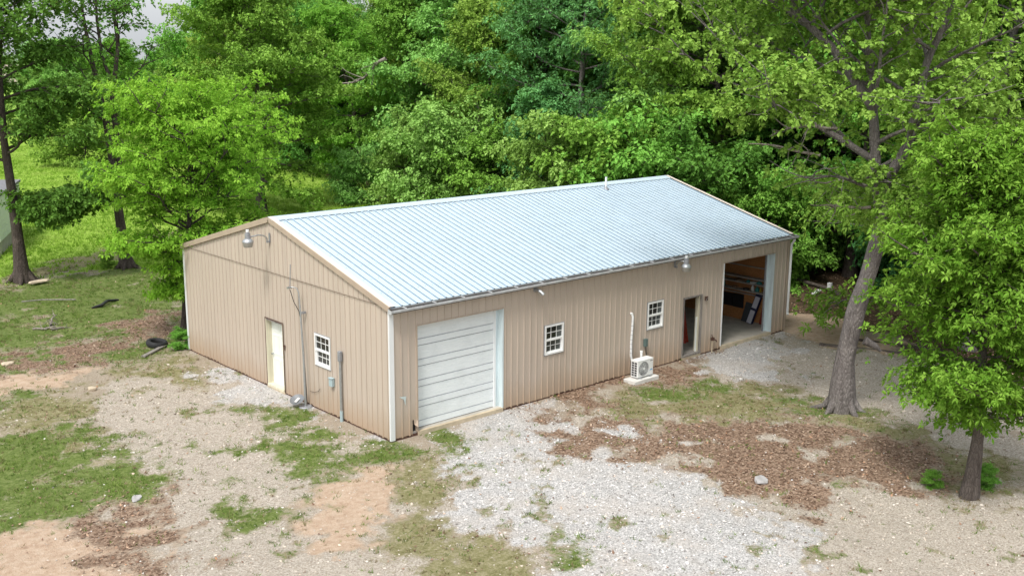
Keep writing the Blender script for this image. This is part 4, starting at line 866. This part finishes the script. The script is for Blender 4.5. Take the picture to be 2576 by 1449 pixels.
# the wood: rows behind the first
rng = np.random.default_rng(7); placed = [p for _, p, *_ in NAMED]
def free(x, y, r): return all((x-a)**2+(y-b_)**2 > r*r for a, b_ in placed)
EDGE = [(62, -30), (33, -16), (24.5, -12), (25.5, -3), (26, 4), (25.5, 12), (24, 18), (26, 27), (29.5, 34), (32, 42), (32, 56), (29.5, 64), (33, 76), (30, 92), (28, 118), (10, 130), (-60, 150), (-120, 120), (-170, 60), (-200, -120), (200, -200), (400, 0), (200, 330), (-60, 400)]
def in_wood(x, y):
    if x > 60 and (abs(y) < 400): return True
    # distance right/back of the polyline that runs along the wood edge
    poly = EDGE[:16]+[(10, 400), (400, 400), (400, -60)]
    return sdf(np.array([x]), np.array([y]), poly)[0] > 0
cx_, cy_ = -14.46, -20.43; fx, fy = math.cos(YAW), math.sin(YAW); cnt = 0
cands = []
for i in range(7000):
    dist = rng.uniform(40, 175); ang = rng.uniform(-.52, .50); x = cx_+dist*math.cos(YAW+ang); y = cy_+dist*math.sin(YAW+ang); cands.append((dist, x, y))
cands.sort()
LM = [LEAF_OAK, LEAF_OAK, LEAF_PALE, LEAF_YEL, LEAF_DARK, LEAF_STAR, LEAF_TEAL]
depth_poly = EDGE[:16]+[(10, 400), (400, 400), (400, -60)]
for dist, x, y in cands:
    d = sdf(np.array([x]), np.array([y]), depth_poly)[0]
    if d < .5: continue
    if d > 34 and dist < 120 and rng.random() < .8: continue
    gapr = 4.6 if dist < 80 else (6.5 if dist < 120 else 8.5)
    if not free(x, y, gapr): continue
    placed.append((x, y)); pr = [OA[0], OA[1], OA[2], HK][int(rng.integers(0, 4))]; sc = rng.uniform(.72, 1.0)
    px = math.degrees(math.atan2(y-cy_, x-cx_)-YAW)
    if px > 16 : sc = rng.uniform(.52, .66) if dist > 100 else rng.uniform(.5, .7)
    li = int(rng.integers(0, 7)) if px < 11 else int(rng.choice([2, 2, 3, 0, 5])); sp_ = 'hickory' if pr is HK else 'oak'
    where = 'behind the lawn at the left' if px > 13 else ('behind the lime-green tree' if px > 8 else ('behind the roof ridge' if px > -7 else 'behind the leaning grey oak'))
    deep = 'near the edge of the wood' if d < 9 else ('in the middle rows of the wood' if d < 22 else 'deep in the wood')
    lab = '%s-leaved %s tree %s %s' % (['mid-green', 'mid-green', 'pale-green', 'yellow-green', 'dark-green', 'bright-green', 'bluish-green'][li], sp_, deep, where)
    plant(pr, (x, y, float(height(x, y))-.1), lab, sp_+'_tree', 'tree', lab.replace(' tree ', ' trees '), float(rng.uniform(0, 6.28)), float(sc), LM[li]); cnt += 1
    if cnt >= 285: break
# trees out of the left frame edge seen at the top left
# understorey shrubs on the wood floor
us = 0
def ulab(x, y, d, i):
    px = math.degrees(math.atan2(y-cy_, x-cx_)-YAW)
    l_ = '%s understorey bush %s %s' % (['mid-green', 'dark', 'pale', 'bluish'][i], 'at the wood edge' if d < 8 else 'inside the wood', 'left of the lime-green tree' if px > 13 else ('beyond the left end of the ridge' if px > 3 else ('beyond the right half of the roof' if px > -8 else 'beyond the leaning oak')))
    return l_, 'shrub', 'shrub', l_.replace('bush', 'bushes')
for i in range(1500):
    dist = rng.uniform(38, 95); ang = rng.uniform(-.50, .40); x = cx_+dist*math.cos(YAW+ang); y = cy_+dist*math.sin(YAW+ang)
    d = sdf(np.array([x]), np.array([y]), depth_poly)[0]
    if d < .3 or d > 22 or not free(x, y, 2.2): continue
    placed.append((x, y)); us += 1
    plant(SH[int(rng.integers(0, 2))], (x, y, float(height(x, y))-.15), *ulab(x, y, d, (ui := int(rng.integers(0, 4)))), float(rng.uniform(0, 6.28)), float(rng.uniform(.45, 1.05)), [LEAF_OAK, LEAF_DARK, LEAF_PALE, LEAF_TEAL][ui])
    if us >= 130: break
# small weeds: at the foot of the building's left corner and of the small tree
for (x, y), sc, lab in (((-.12, 11.45), .22, 'low green weed clump at the left rear foot of the gable wall'), ((8.4, -11.0), .17, 'leafy sapling behind the trunk of the small bright tree'), ((7.6, -10.2), .13, 'small weed beside the trunk of the small bright tree'), ((18.0, 1.3), .27, 'bright green bush beside the downspout at the far corner'), ((3.3, 26.3), .2, 'weeds at the foot of the thin dark tree')):
    plant(SH[0], (x, y, float(height(x, y))), lab, 'weed', 'plant', None, x, sc*.55, LEAF_OAK)
# dead bare branches: oak and wood
def bare_branch(seed, loc, d, length, label, r=.05):
    rg = np.random.default_rng(seed); w = Wood(); lp = curve(rg, (0, 0, 0), d, length, 7, .22, 0, .05); w.add(lp, np.linspace(r, r*.3, 8), 6)
    for j in range(7):
        u = rg.integers(1, 7); sp = curve(rg, lp[u], norm(np.array(d, float))*.6+rg.normal(0, .6, 3), length*rg.uniform(.2, .5), 4, .3); w.add(sp, np.linspace(r*.4, r*.12, 5), 4)
    return w.mesh('dead_branch', DEADWOOD)
for sd_, lc, d_, ln in ((1, (-.5, .9, 6.9), (-.6, .8, .05), 1.9), (2, (.12, -.3, 5.6), (-.7, .7, .0), 1.6), (3, (-.3, .6, 9.2), (-.6, .9, .3), 2.2), (4, (.25, -.5, 5.6), (.5, -1, .35), 1.6), (5, (-.3, .6, 7.6), (-.8, .5, .1), 2.0), (6, (.1, -.3, 6.4), (-.7, .3, .15), 1.7)):
    link('dead_branch', bare_branch(sd_, None, d_, ln, '', .045), HERO[0], lc)
for sd_, lc, d_, ln, lab in ((21, (28.2, 39.7, 9.2), (-.7, .6, -.1), 4, 'bleached dead limb sticking out of the light oak above the ridge'),):
    o = link('dead_limb', bare_branch(sd_, None, d_, ln, '', .13), None, lc); tag(o, lab, 'branch')

# ------------------------------------------------------------------ ground cover (real geometry)
rng = np.random.default_rng(99)
def scatter(n, x0, x1, y0, y1): return rng.uniform(x0, x1, n), rng.uniform(y0, y1, n)
def outside_building(x, y, m=.0): return (x < -m) | (x > L+m) | (y < -m) | (y > W+m)
def in_view(x, y, mg=.04):
    dx, dy = x-cx_, y-cy_; a = np.arctan2(dy, dx)-YAW; return (np.abs(a) < .465+mg)
def seen(x, y):
    """drop points hidden behind the building (seen from anywhere near the photograph's viewpoint)"""
    return ~((y > 11.6) & (x > 6) & (y < 24) & (x < 24))
# stones
x, y = scatter(210000, -11, 18, -16, 13); k = in_view(x, y) & outside_building(x, y, .03) & (np.hypot(x-cx_, y-cy_) < 40); x, y = x[k], y[k]
w = zones(x, y); pr_ = w[:, 0]*1.0+w[:, 1]*.5+w[:, 2]*.08+w[:, 5]*.03+.004; k = rng.random(len(x)) < pr_*.62; x, y, w = x[k], y[k], w[k]
n = len(x)
sz = rng.gamma(3, .0045, n).clip(.006, .04); oct_ = np.array([(1, 0, 0), (0, 1, 0), (-1, 0, 0), (0, -1, 0), (0, 0, .8)], float)
ang = rng.uniform(0, 6.28, n); ca, sa = np.cos(ang), np.sin(ang); jit = 1+rng.normal(0, .28, (n, 5, 3)); pts = oct_[None]*jit*sz[:, None, None]*np.array([1.25, .85, .8])
pts[..., 2] += rng.normal(0, .25, (n, 5))*sz[:, None]
X = pts[..., 0]*ca[:, None]-pts[..., 1]*sa[:, None]; Y = pts[..., 0]*sa[:, None]+pts[..., 1]*ca[:, None]
V = np.stack([X+x[:, None], Y+y[:, None], pts[..., 2]+(height(x, y)+sz*.15)[:, None]], -1).reshape(-1, 3)
q = np.arange(n)[:, None]*5; F = np.concatenate([q+np.array(f) for f in ((0, 1, 4), (1, 2, 4), (2, 3, 4), (3, 0, 4))])
tc = np.zeros((n, 4)); tc[:, 0] = rng.uniform(0, 1, n); tc[:, 1] = np.clip(w[:, 1]+w[:, 2]+w[:, 5], 0, 1)*.8; tc[:, 3] = 1
def stone_mat():
    k = N('gravel_stone'); ch = k.sep(k.attr('tint'))
    c = k.ramp(ch[0], [(0., (.16, .15, .14)), (.18, (.38, .365, .35)), (.5, (.60, .58, .56)), (.85, (.80, .78, .76)), (1., (.55, .42, .32))])
    c = k.mix(k.math('MULTIPLY', ch[1], .8), c, k.mix(ch[0], (.28, .22, .16), (.66, .57, .45))); k.pbr(c, .9, 0, None, .2); return k.m
o = link('gravel_stones', fast_mesh('gravel_stones', V, F, [stone_mat()], {'tint': ('FLOAT_COLOR', np.repeat(tc[:, None], 5, 1))})); tag(o, 'loose white and tan gravel stones spread over the yard', 'gravel', kind='stuff')
# grass blades in tufts
def blades(x, y, per, hmin, hmax, wd, tintbase):
    n = len(x)*per; X = np.repeat(x, per)+rng.normal(0, .030, n)*np.repeat(tintbase[:, 3], per); Y = np.repeat(y, per)+rng.normal(0, .030, n)*np.repeat(tintbase[:, 3], per)
    h = rng.uniform(hmin, hmax, n)*np.repeat(tintbase[:, 3], per); a = rng.uniform(0, 6.28, n); ln_ = rng.uniform(.3, 1.3, n)*h; b_ = rng.uniform(0, 6.28, n); Z = height(X, Y)-.005
    w2 = wd/2*np.repeat(tintbase[:, 3], per)
    V = np.stack([np.stack([X-np.cos(a)*w2, Y-np.sin(a)*w2, Z], -1), np.stack([X+np.cos(a)*w2, Y+np.sin(a)*w2, Z], -1), np.stack([X+np.cos(b_)*ln_, Y+np.sin(b_)*ln_, Z+h], -1)], 1).reshape(-1, 3)
    F = np.arange(n*3).reshape(-1, 3); t = np.repeat(tintbase, per, 0).copy(); t[:, 2] = rng.uniform(0, 1, n); return V, F, np.repeat(t[:, None], 3, 1)
def grass_mat():
    k = N('grass_blades'); ch = k.sep(k.attr('tint')); f = k.math('ADD', k.math('MULTIPLY', ch[0], .6), k.math('MULTIPLY', ch[2], .4))
    g_ = k.ramp(f, [(.1, (.06, .12, .016)), (.5, (.13, .22, .035)), (.9, (.25, .33, .08))]); d_ = k.ramp(f, [(.1, (.13, .105, .045)), (.5, (.26, .215, .11)), (.9, (.42, .36, .22))]); l_ = k.ramp(f, [(.1, (.17, .31, .03)), (.5, (.27, .44, .05)), (.9, (.42, .55, .13))])
    c = k.mix(ch[1], g_, d_); a = k.n('ShaderNodeAttribute'); a.attribute_name = 'lawn'; c = k.mix(a.outputs['Fac'], c, l_)
    p = k.pbr(c, .7, 0, None, .2); tr = k.n('ShaderNodeBsdfTranslucent'); k.t.links.new(c, tr.inputs[0]); ms = k.n('ShaderNodeMixShader'); ms.inputs[0].default_value = .3
    k.t.links.new(p.outputs[0], ms.inputs[1]); k.t.links.new(tr.outputs[0], ms.inputs[2]); k.t.links.new(ms.outputs[0], k.out.inputs[0]); return k.m
GR = grass_mat()
x, y = scatter(150000, -13, 19, -16, 28); k = in_view(x, y) & outside_building(x, y, .02) & seen(x, y); x, y = x[k], y[k]
w = zones(x, y); pr_ = w[:, 4]*.8+w[:, 5]*.5+w[:, 3]*.05+w[:, 0]*.012+w[:, 1]*.04+w[:, 2]*.05+w[:, 6]*.4
cl = fbm(x*1.3, y*1.3, 81, 3); pr_ = pr_*np.clip((cl-.32)*4, .15, 1.2); k = rng.random(len(x)) < pr_; x, y, w, cl = x[k], y[k], w[k], cl[k]
tb = np.zeros((len(x), 4)); tb[:, 0] = np.clip(cl*1.6-.4+rng.normal(0, .15, len(x)), 0, 1)
dryp = np.clip(w[:, 5]/(w[:, 4]+w[:, 5]+w[:, 6]+.05), 0, 1); tb[:, 1] = (rng.random(len(x)) < dryp*.5+.16); tb[:, 3] = rng.uniform(.6, 1.35, len(x))*np.where(w[:, 6] > .5, 1.4, 1)
V, F, T = blades(x, y, 7, .025, .085, .016, tb)
lw = np.repeat((w[:, 6] > .4).astype(float), 7*3)
o = link('grass_tufts', fast_mesh('grass_tufts', V, F, [GR], {'tint': ('FLOAT_COLOR', T), 'lawn': ('FLOAT', lw)})); tag(o, 'short patchy green and straw-coloured grass round the gravel yard', 'grass', kind='stuff')
# lawn grass further off
x, y = scatter(90000, -10, 34, 24, 95); k = in_view(x, y) & seen(x, y); x, y = x[k], y[k]; w = zones(x, y); k = rng.random(len(x)) < w[:, 6]*.6; x, y = x[k], y[k]
cl = fbm(x*.5, y*.5, 83, 4); tb = np.zeros((len(x), 4)); tb[:, 0] = np.clip(cl*2-.5+rng.normal(0, .12, len(x)), 0, 1); tb[:, 1] = rng.random(len(x)) < .04; tb[:, 3] = rng.uniform(1.2, 2.6, len(x))
V, F, T = blades(x, y, 5, .04, .10, .03, tb); o = link('lawn_grass', fast_mesh('lawn_grass', V, F, [GR], {'tint': ('FLOAT_COLOR', T), 'lawn': ('FLOAT', np.ones(len(V)))})); tag(o, 'bright yellow-green meadow grass on the lawn at the left', 'grass', kind='stuff')
# dead leaves
x, y = scatter(260000, -12, 30, -16, 27); k = in_view(x, y) & outside_building(x, y, .01) & seen(x, y); x, y = x[k], y[k]; w = zones(x, y)
pr_ = w[:, 3]**1.2*.8+w[:, 5]*.10+w[:, 4]*.03+w[:, 7]*.35+w[:, 0]*.010+w[:, 1]*.012
wall = (y > -.35) & (y < 0) & (x > 3.7) & (x < 13.2); pr_ = np.where(wall, np.maximum(pr_, .55), pr_); k = rng.random(len(x)) < pr_; x, y = x[k], y[k]; n = len(x)
sz = rng.uniform(.016, .046, n); a = rng.uniform(0, 6.28, n); tl = rng.normal(0, .35, (n, 2)); cu = rng.uniform(.0, .5, n)
d1 = np.stack([np.cos(a), np.sin(a), tl[:, 0]], -1)*sz[:, None]; d2 = np.stack([-np.sin(a), np.cos(a), tl[:, 1]], -1)*sz[:, None]*.6; c = np.stack([x, y, height(x, y)+.018], -1); cz_ = np.zeros((n, 3)); cz_[:, 2] = cu*sz
V = np.stack([c-d1+cz_, c-d2, c+d1+cz_, c+d2], 1).reshape(-1, 3); q = np.arange(n)[:, None]*4; F = np.concatenate([q+np.array([0, 1, 2]), q+np.array([0, 2, 3])]); t = np.ones((n, 4)); t[:, 0] = rng.uniform(0, 1, n)
k_ = N('dead_leaf'); ch = k_.sep(k_.attr('tint')); k_.pbr(k_.ramp(ch[0], [(0., (.10, .06, .04)), (.35, (.20, .12, .08)), (.7, (.31, .205, .14)), (.92, (.46, .35, .26)), (1., (.42, .22, .12))]), .8, 0, None, .25)
o = link('leaf_litter', fast_mesh('leaf_litter', V, F, [k_.m], {'tint': ('FLOAT_COLOR', np.repeat(t[:, None], 4, 1))})); tag(o, 'reddish-brown dead oak leaves drifted over the grass and gravel', 'leaves', kind='stuff')

# ------------------------------------------------------------------ small things lying about
def gz(x, y): return float(height(x, y))
def rock(name, loc, sx, sy, sz_, rz, mat, label, cat, seed=0):
    rg = np.random.default_rng(seed); me = bpy.data.meshes.new(name); import bmesh; bm = bmesh.new(); bmesh.ops.create_icosphere(bm, subdivisions=2, radius=1)
    for v in bm.verts:
        f = 1+.18*math.sin(v.co.x*3+seed)+.12*math.sin(v.co.y*5+seed*2)+rg.normal(0, .05); v.co = Vector((v.co.x*sx*f, v.co.y*sy*f, max(-.6, min(.55, v.co.z))*sz_*f))
    bm.to_mesh(me); bm.free(); me.materials.append(mat); o = link(name, me, None, loc); o.rotation_euler = (0, 0, rz); return tag(o, label, cat)
ROCKM = simple('grey_field_stone', (.36, .35, .34), .9, var=.2, scale=6, bump=.4); ROCKT = simple('tan_flat_stone', (.50, .42, .31), .9, var=.2, scale=6, bump=.4)
rock('stone', (4.95, -7.45, gz(4.95, -7.45)+.03), .24, .15, .08, .6, ROCKM, 'flat grey stone lying among the dead leaves in front of the shop', 'stone', 3)
rock('stone', (-.2, 24.8, .08), .42, .2, .09, .2, ROCKT, 'pale flat stone beside the foot of the far-left tree', 'stone', 5)
rock('stone', (-6.1, .95, gz(-6.1, .95)+.01), .17, .11, .05, 1.0, ROCKM, 'grey stone on the grassy left bank', 'stone', 6)
rock('stone', (-3.9, 9.2, gz(-3.9, 9.2)+.04), .15, .11, .08, .3, ROCKT, 'small tan stone at the edge of the left gravel', 'stone', 8)
rock('stone', (-4.9, 13.4, gz(-4.9, 13.4)+.03), .22, .15, .07, .3, ROCKT, 'flat tan stone in the brown leaves on the left slope', 'stone', 9)
rock('stone', (-6.7, 12.4, gz(-6.7, 12.4)+.03), .24, .16, .07, 1.3, ROCKT, 'flat tan stone at the left edge of the frame', 'stone', 12)
rock('stone', (14.6, -3.9, .05), .14, .10, .06, .3, WHITE, 'white stone on the gravel just left of the leaning oak trunk', 'stone', 13)
t = MB(); R_, r_ = .27, .085
for i in range(24):
    for j in range(8):
        a, b_ = 2*math.pi*i/24, 2*math.pi*j/8; t.v.append(((R_+r_*math.cos(b_))*math.cos(a), (R_+r_*math.cos(b_))*math.sin(a), r_*1.15*math.sin(b_)))
for i in range(24):
    for j in range(8): t.f.append((i*8+j, ((i+1) % 24)*8+j, ((i+1) % 24)*8+(j+1) % 8, i*8+(j+1) % 8)); t.mi.append(0)
o = t.obj('tyre', DARK, None, smooth=True, loc=(-.6, 12.3, gz(-.6, 12.3)+.11)); o.rotation_euler = (.12, .1, 0); tag(o, 'black tyre lying flat in the grass left of the shop', 'tyre')
# drift of bleached dead branches at left
for i, (x, y, a, ln, lab) in enumerate(((-2.5, 17.2, .5, 1.3, 'longest bleached branch of the pile on the left slope'), (-2.2, 17.5, 1.1, .9, 'short bleached branch crossing the pile on the left slope'), (-2.9, 17.3, -.3, .8, 'leftmost bleached branch of the pile on the left slope'), (-2.4, 16.9, .1, .7, 'bleached branch lowest in the pile on the left slope'))):
    o = link('dead_branch', bare_branch(40+i, None, (math.cos(a), math.sin(a), .06), ln, '', .045), None, (x, y, gz(x, y)+.06)); tag(o, lab, 'branch')
for i, (x, y, a, ln, r, lab) in enumerate(((24.4, 37.2, -.6, 4.2, .14, 'big grey fallen branch lying on the lawn behind the ridge'), (25.4, 36.4, .5, 3.0, .12, 'grey fallen branch arching over the one on the lawn behind the ridge'), (26.3, 35.8, .2, 2.6, .10, 'smaller grey fallen branch at the right of the pile behind the ridge'))):
    o = link('fallen_branch', bare_branch(60+i, None, (math.cos(a), math.sin(a), .35 if i < 2 else .1), ln, '', r), None, (x, y, .15)); tag(o, lab, 'branch')
s = MB(); s.tube([(-1.9, 21.6, .04), (-1.2, 21.4, .05), (-.2, 20.6, .05)], .025, 6); tag(s.obj('pale_pipe', ROTWOOD, None), 'thin pale pipe lying in the rough grass at the left', 'pipe')
s = MB(); s.tube([(-.2, 19.0, .0), (.2, 19.0, .06), (.6, 19.5, .07), (1.1, 19.7, .0)], [.04, .07, .06, .04], 7); tag(s.obj('black_hose', BLACK, None), 'black drain hose half buried in the left slope', 'hose')
s = MB(); s.bar((-1.5, 11.3, .02), (-.4, 12.1, .04), .14, .05); tag(s.obj('rotten_board', ROTWOOD, None), 'old board edging the gravel below the tyre', 'board')
# right side: log, white post, stump, edging
s = MB(); s.tube([(24.2, 6.0, .12), (24.3, 4.3, .15), (23.9, 2.6, .12), (23.2, 1.5, .1)], .085, 8); tag(s.obj('log', BARK_MID, None, smooth=True), 'thin fallen log across the wood edge right of the far corner', 'log')
s = MB(); s.bar((22.6, 2.4, .1), (23.3, 2.55, .14), .16, .05); tag(s.obj('white_board', WHITE, None), 'white board lying below the fallen log at the wood edge', 'board')
s = MB(); s.box(23.75, 23.9, 2.35, 2.5, .1, .38); tag(s.obj('white_marker', WHITE, None), 'small white block standing by the fallen log', 'marker')
s = MB(); s.lathe([(.30, -.1), (.24, .2), (.22, .55), (.14, .70), (.0, .72)], 12, (25.1, .15, 0)); tag(s.obj('tree_stump', BARK_DARK, None, smooth=True), 'dark stump at the wood edge between the leaning oak and the hickory', 'stump')
s = MB(); s.bar((16.2, -1.9, .02), (17.3, -4.4, .02), .12, .10); tag(s.obj('edging_timber', BARK_MID, None), 'half-buried timber edging the gravel behind the leaning oak', 'timber')
s = MB(); s.bar((17.6, -2.0, .02), (18.6, -5.2, .02), .10, .08); tag(s.obj('edging_timber', BARK_DARK, None), 'second half-buried timber nearer the wood behind the leaning oak', 'timber')
# house at the left frame edge
h = empty('white_house', (.66, 32.5, 0), 'white-sided house of which a sliver shows at the left frame edge', 'house')
# axes: long wall runs away from camera-left
hx = Vector((-.90, .43, 0)); hy = Vector((.43, .90, 0))
def HB(a, b, c, d, z0, z1, name, mat):
    s = MB(); P_ = [hx*a+hy*c, hx*b+hy*c, hx*b+hy*d, hx*a+hy*d]; s.v += [(p.x, p.y, z0) for p in P_]+[(p.x, p.y, z1) for p in P_]
    for f in ((0,3,2,1),(4,5,6,7),(0,1,5,4),(1,2,6,5),(2,3,7,6),(3,0,4,7)): s.f.append(f); s.mi.append(0)
    return s.obj(name, mat, h)
SIDING = simple('white_clapboard', (.78, .80, .80), .5, var=.04, scale=4)
for i in range(12): HB(.0+.002*(i % 2), 9, .002*(i % 2), 7, .62+i*.17, .785+i*.17, 'clapboard', SIDING)
HB(.05, 8.95, .05, 6.95, -.1, .62, 'foundation', CONC); HB(-.05, 9.3, -.3, 7.3, 2.68, 2.8, 'roof', simple('grey_shingle_roof', (.18, .18, .19), .9))
HB(.3, 4, -1.5, 0, .42, .50, 'deck', WHITE); HB(.0, .3, -1.8, -.4, .12, .2, 'step', CREAM); HB(.05, .35, -1.4, -.1, .28, .36, 'step', WHITE)
for a in (.32, 2.0): HB(a, a+.1, -1.5, -1.4, .5, 1.35, 'rail_post', WHITE)
HB(.32, 4, -1.5, -1.42, 1.3, 1.38, 'hand_rail', WHITE)
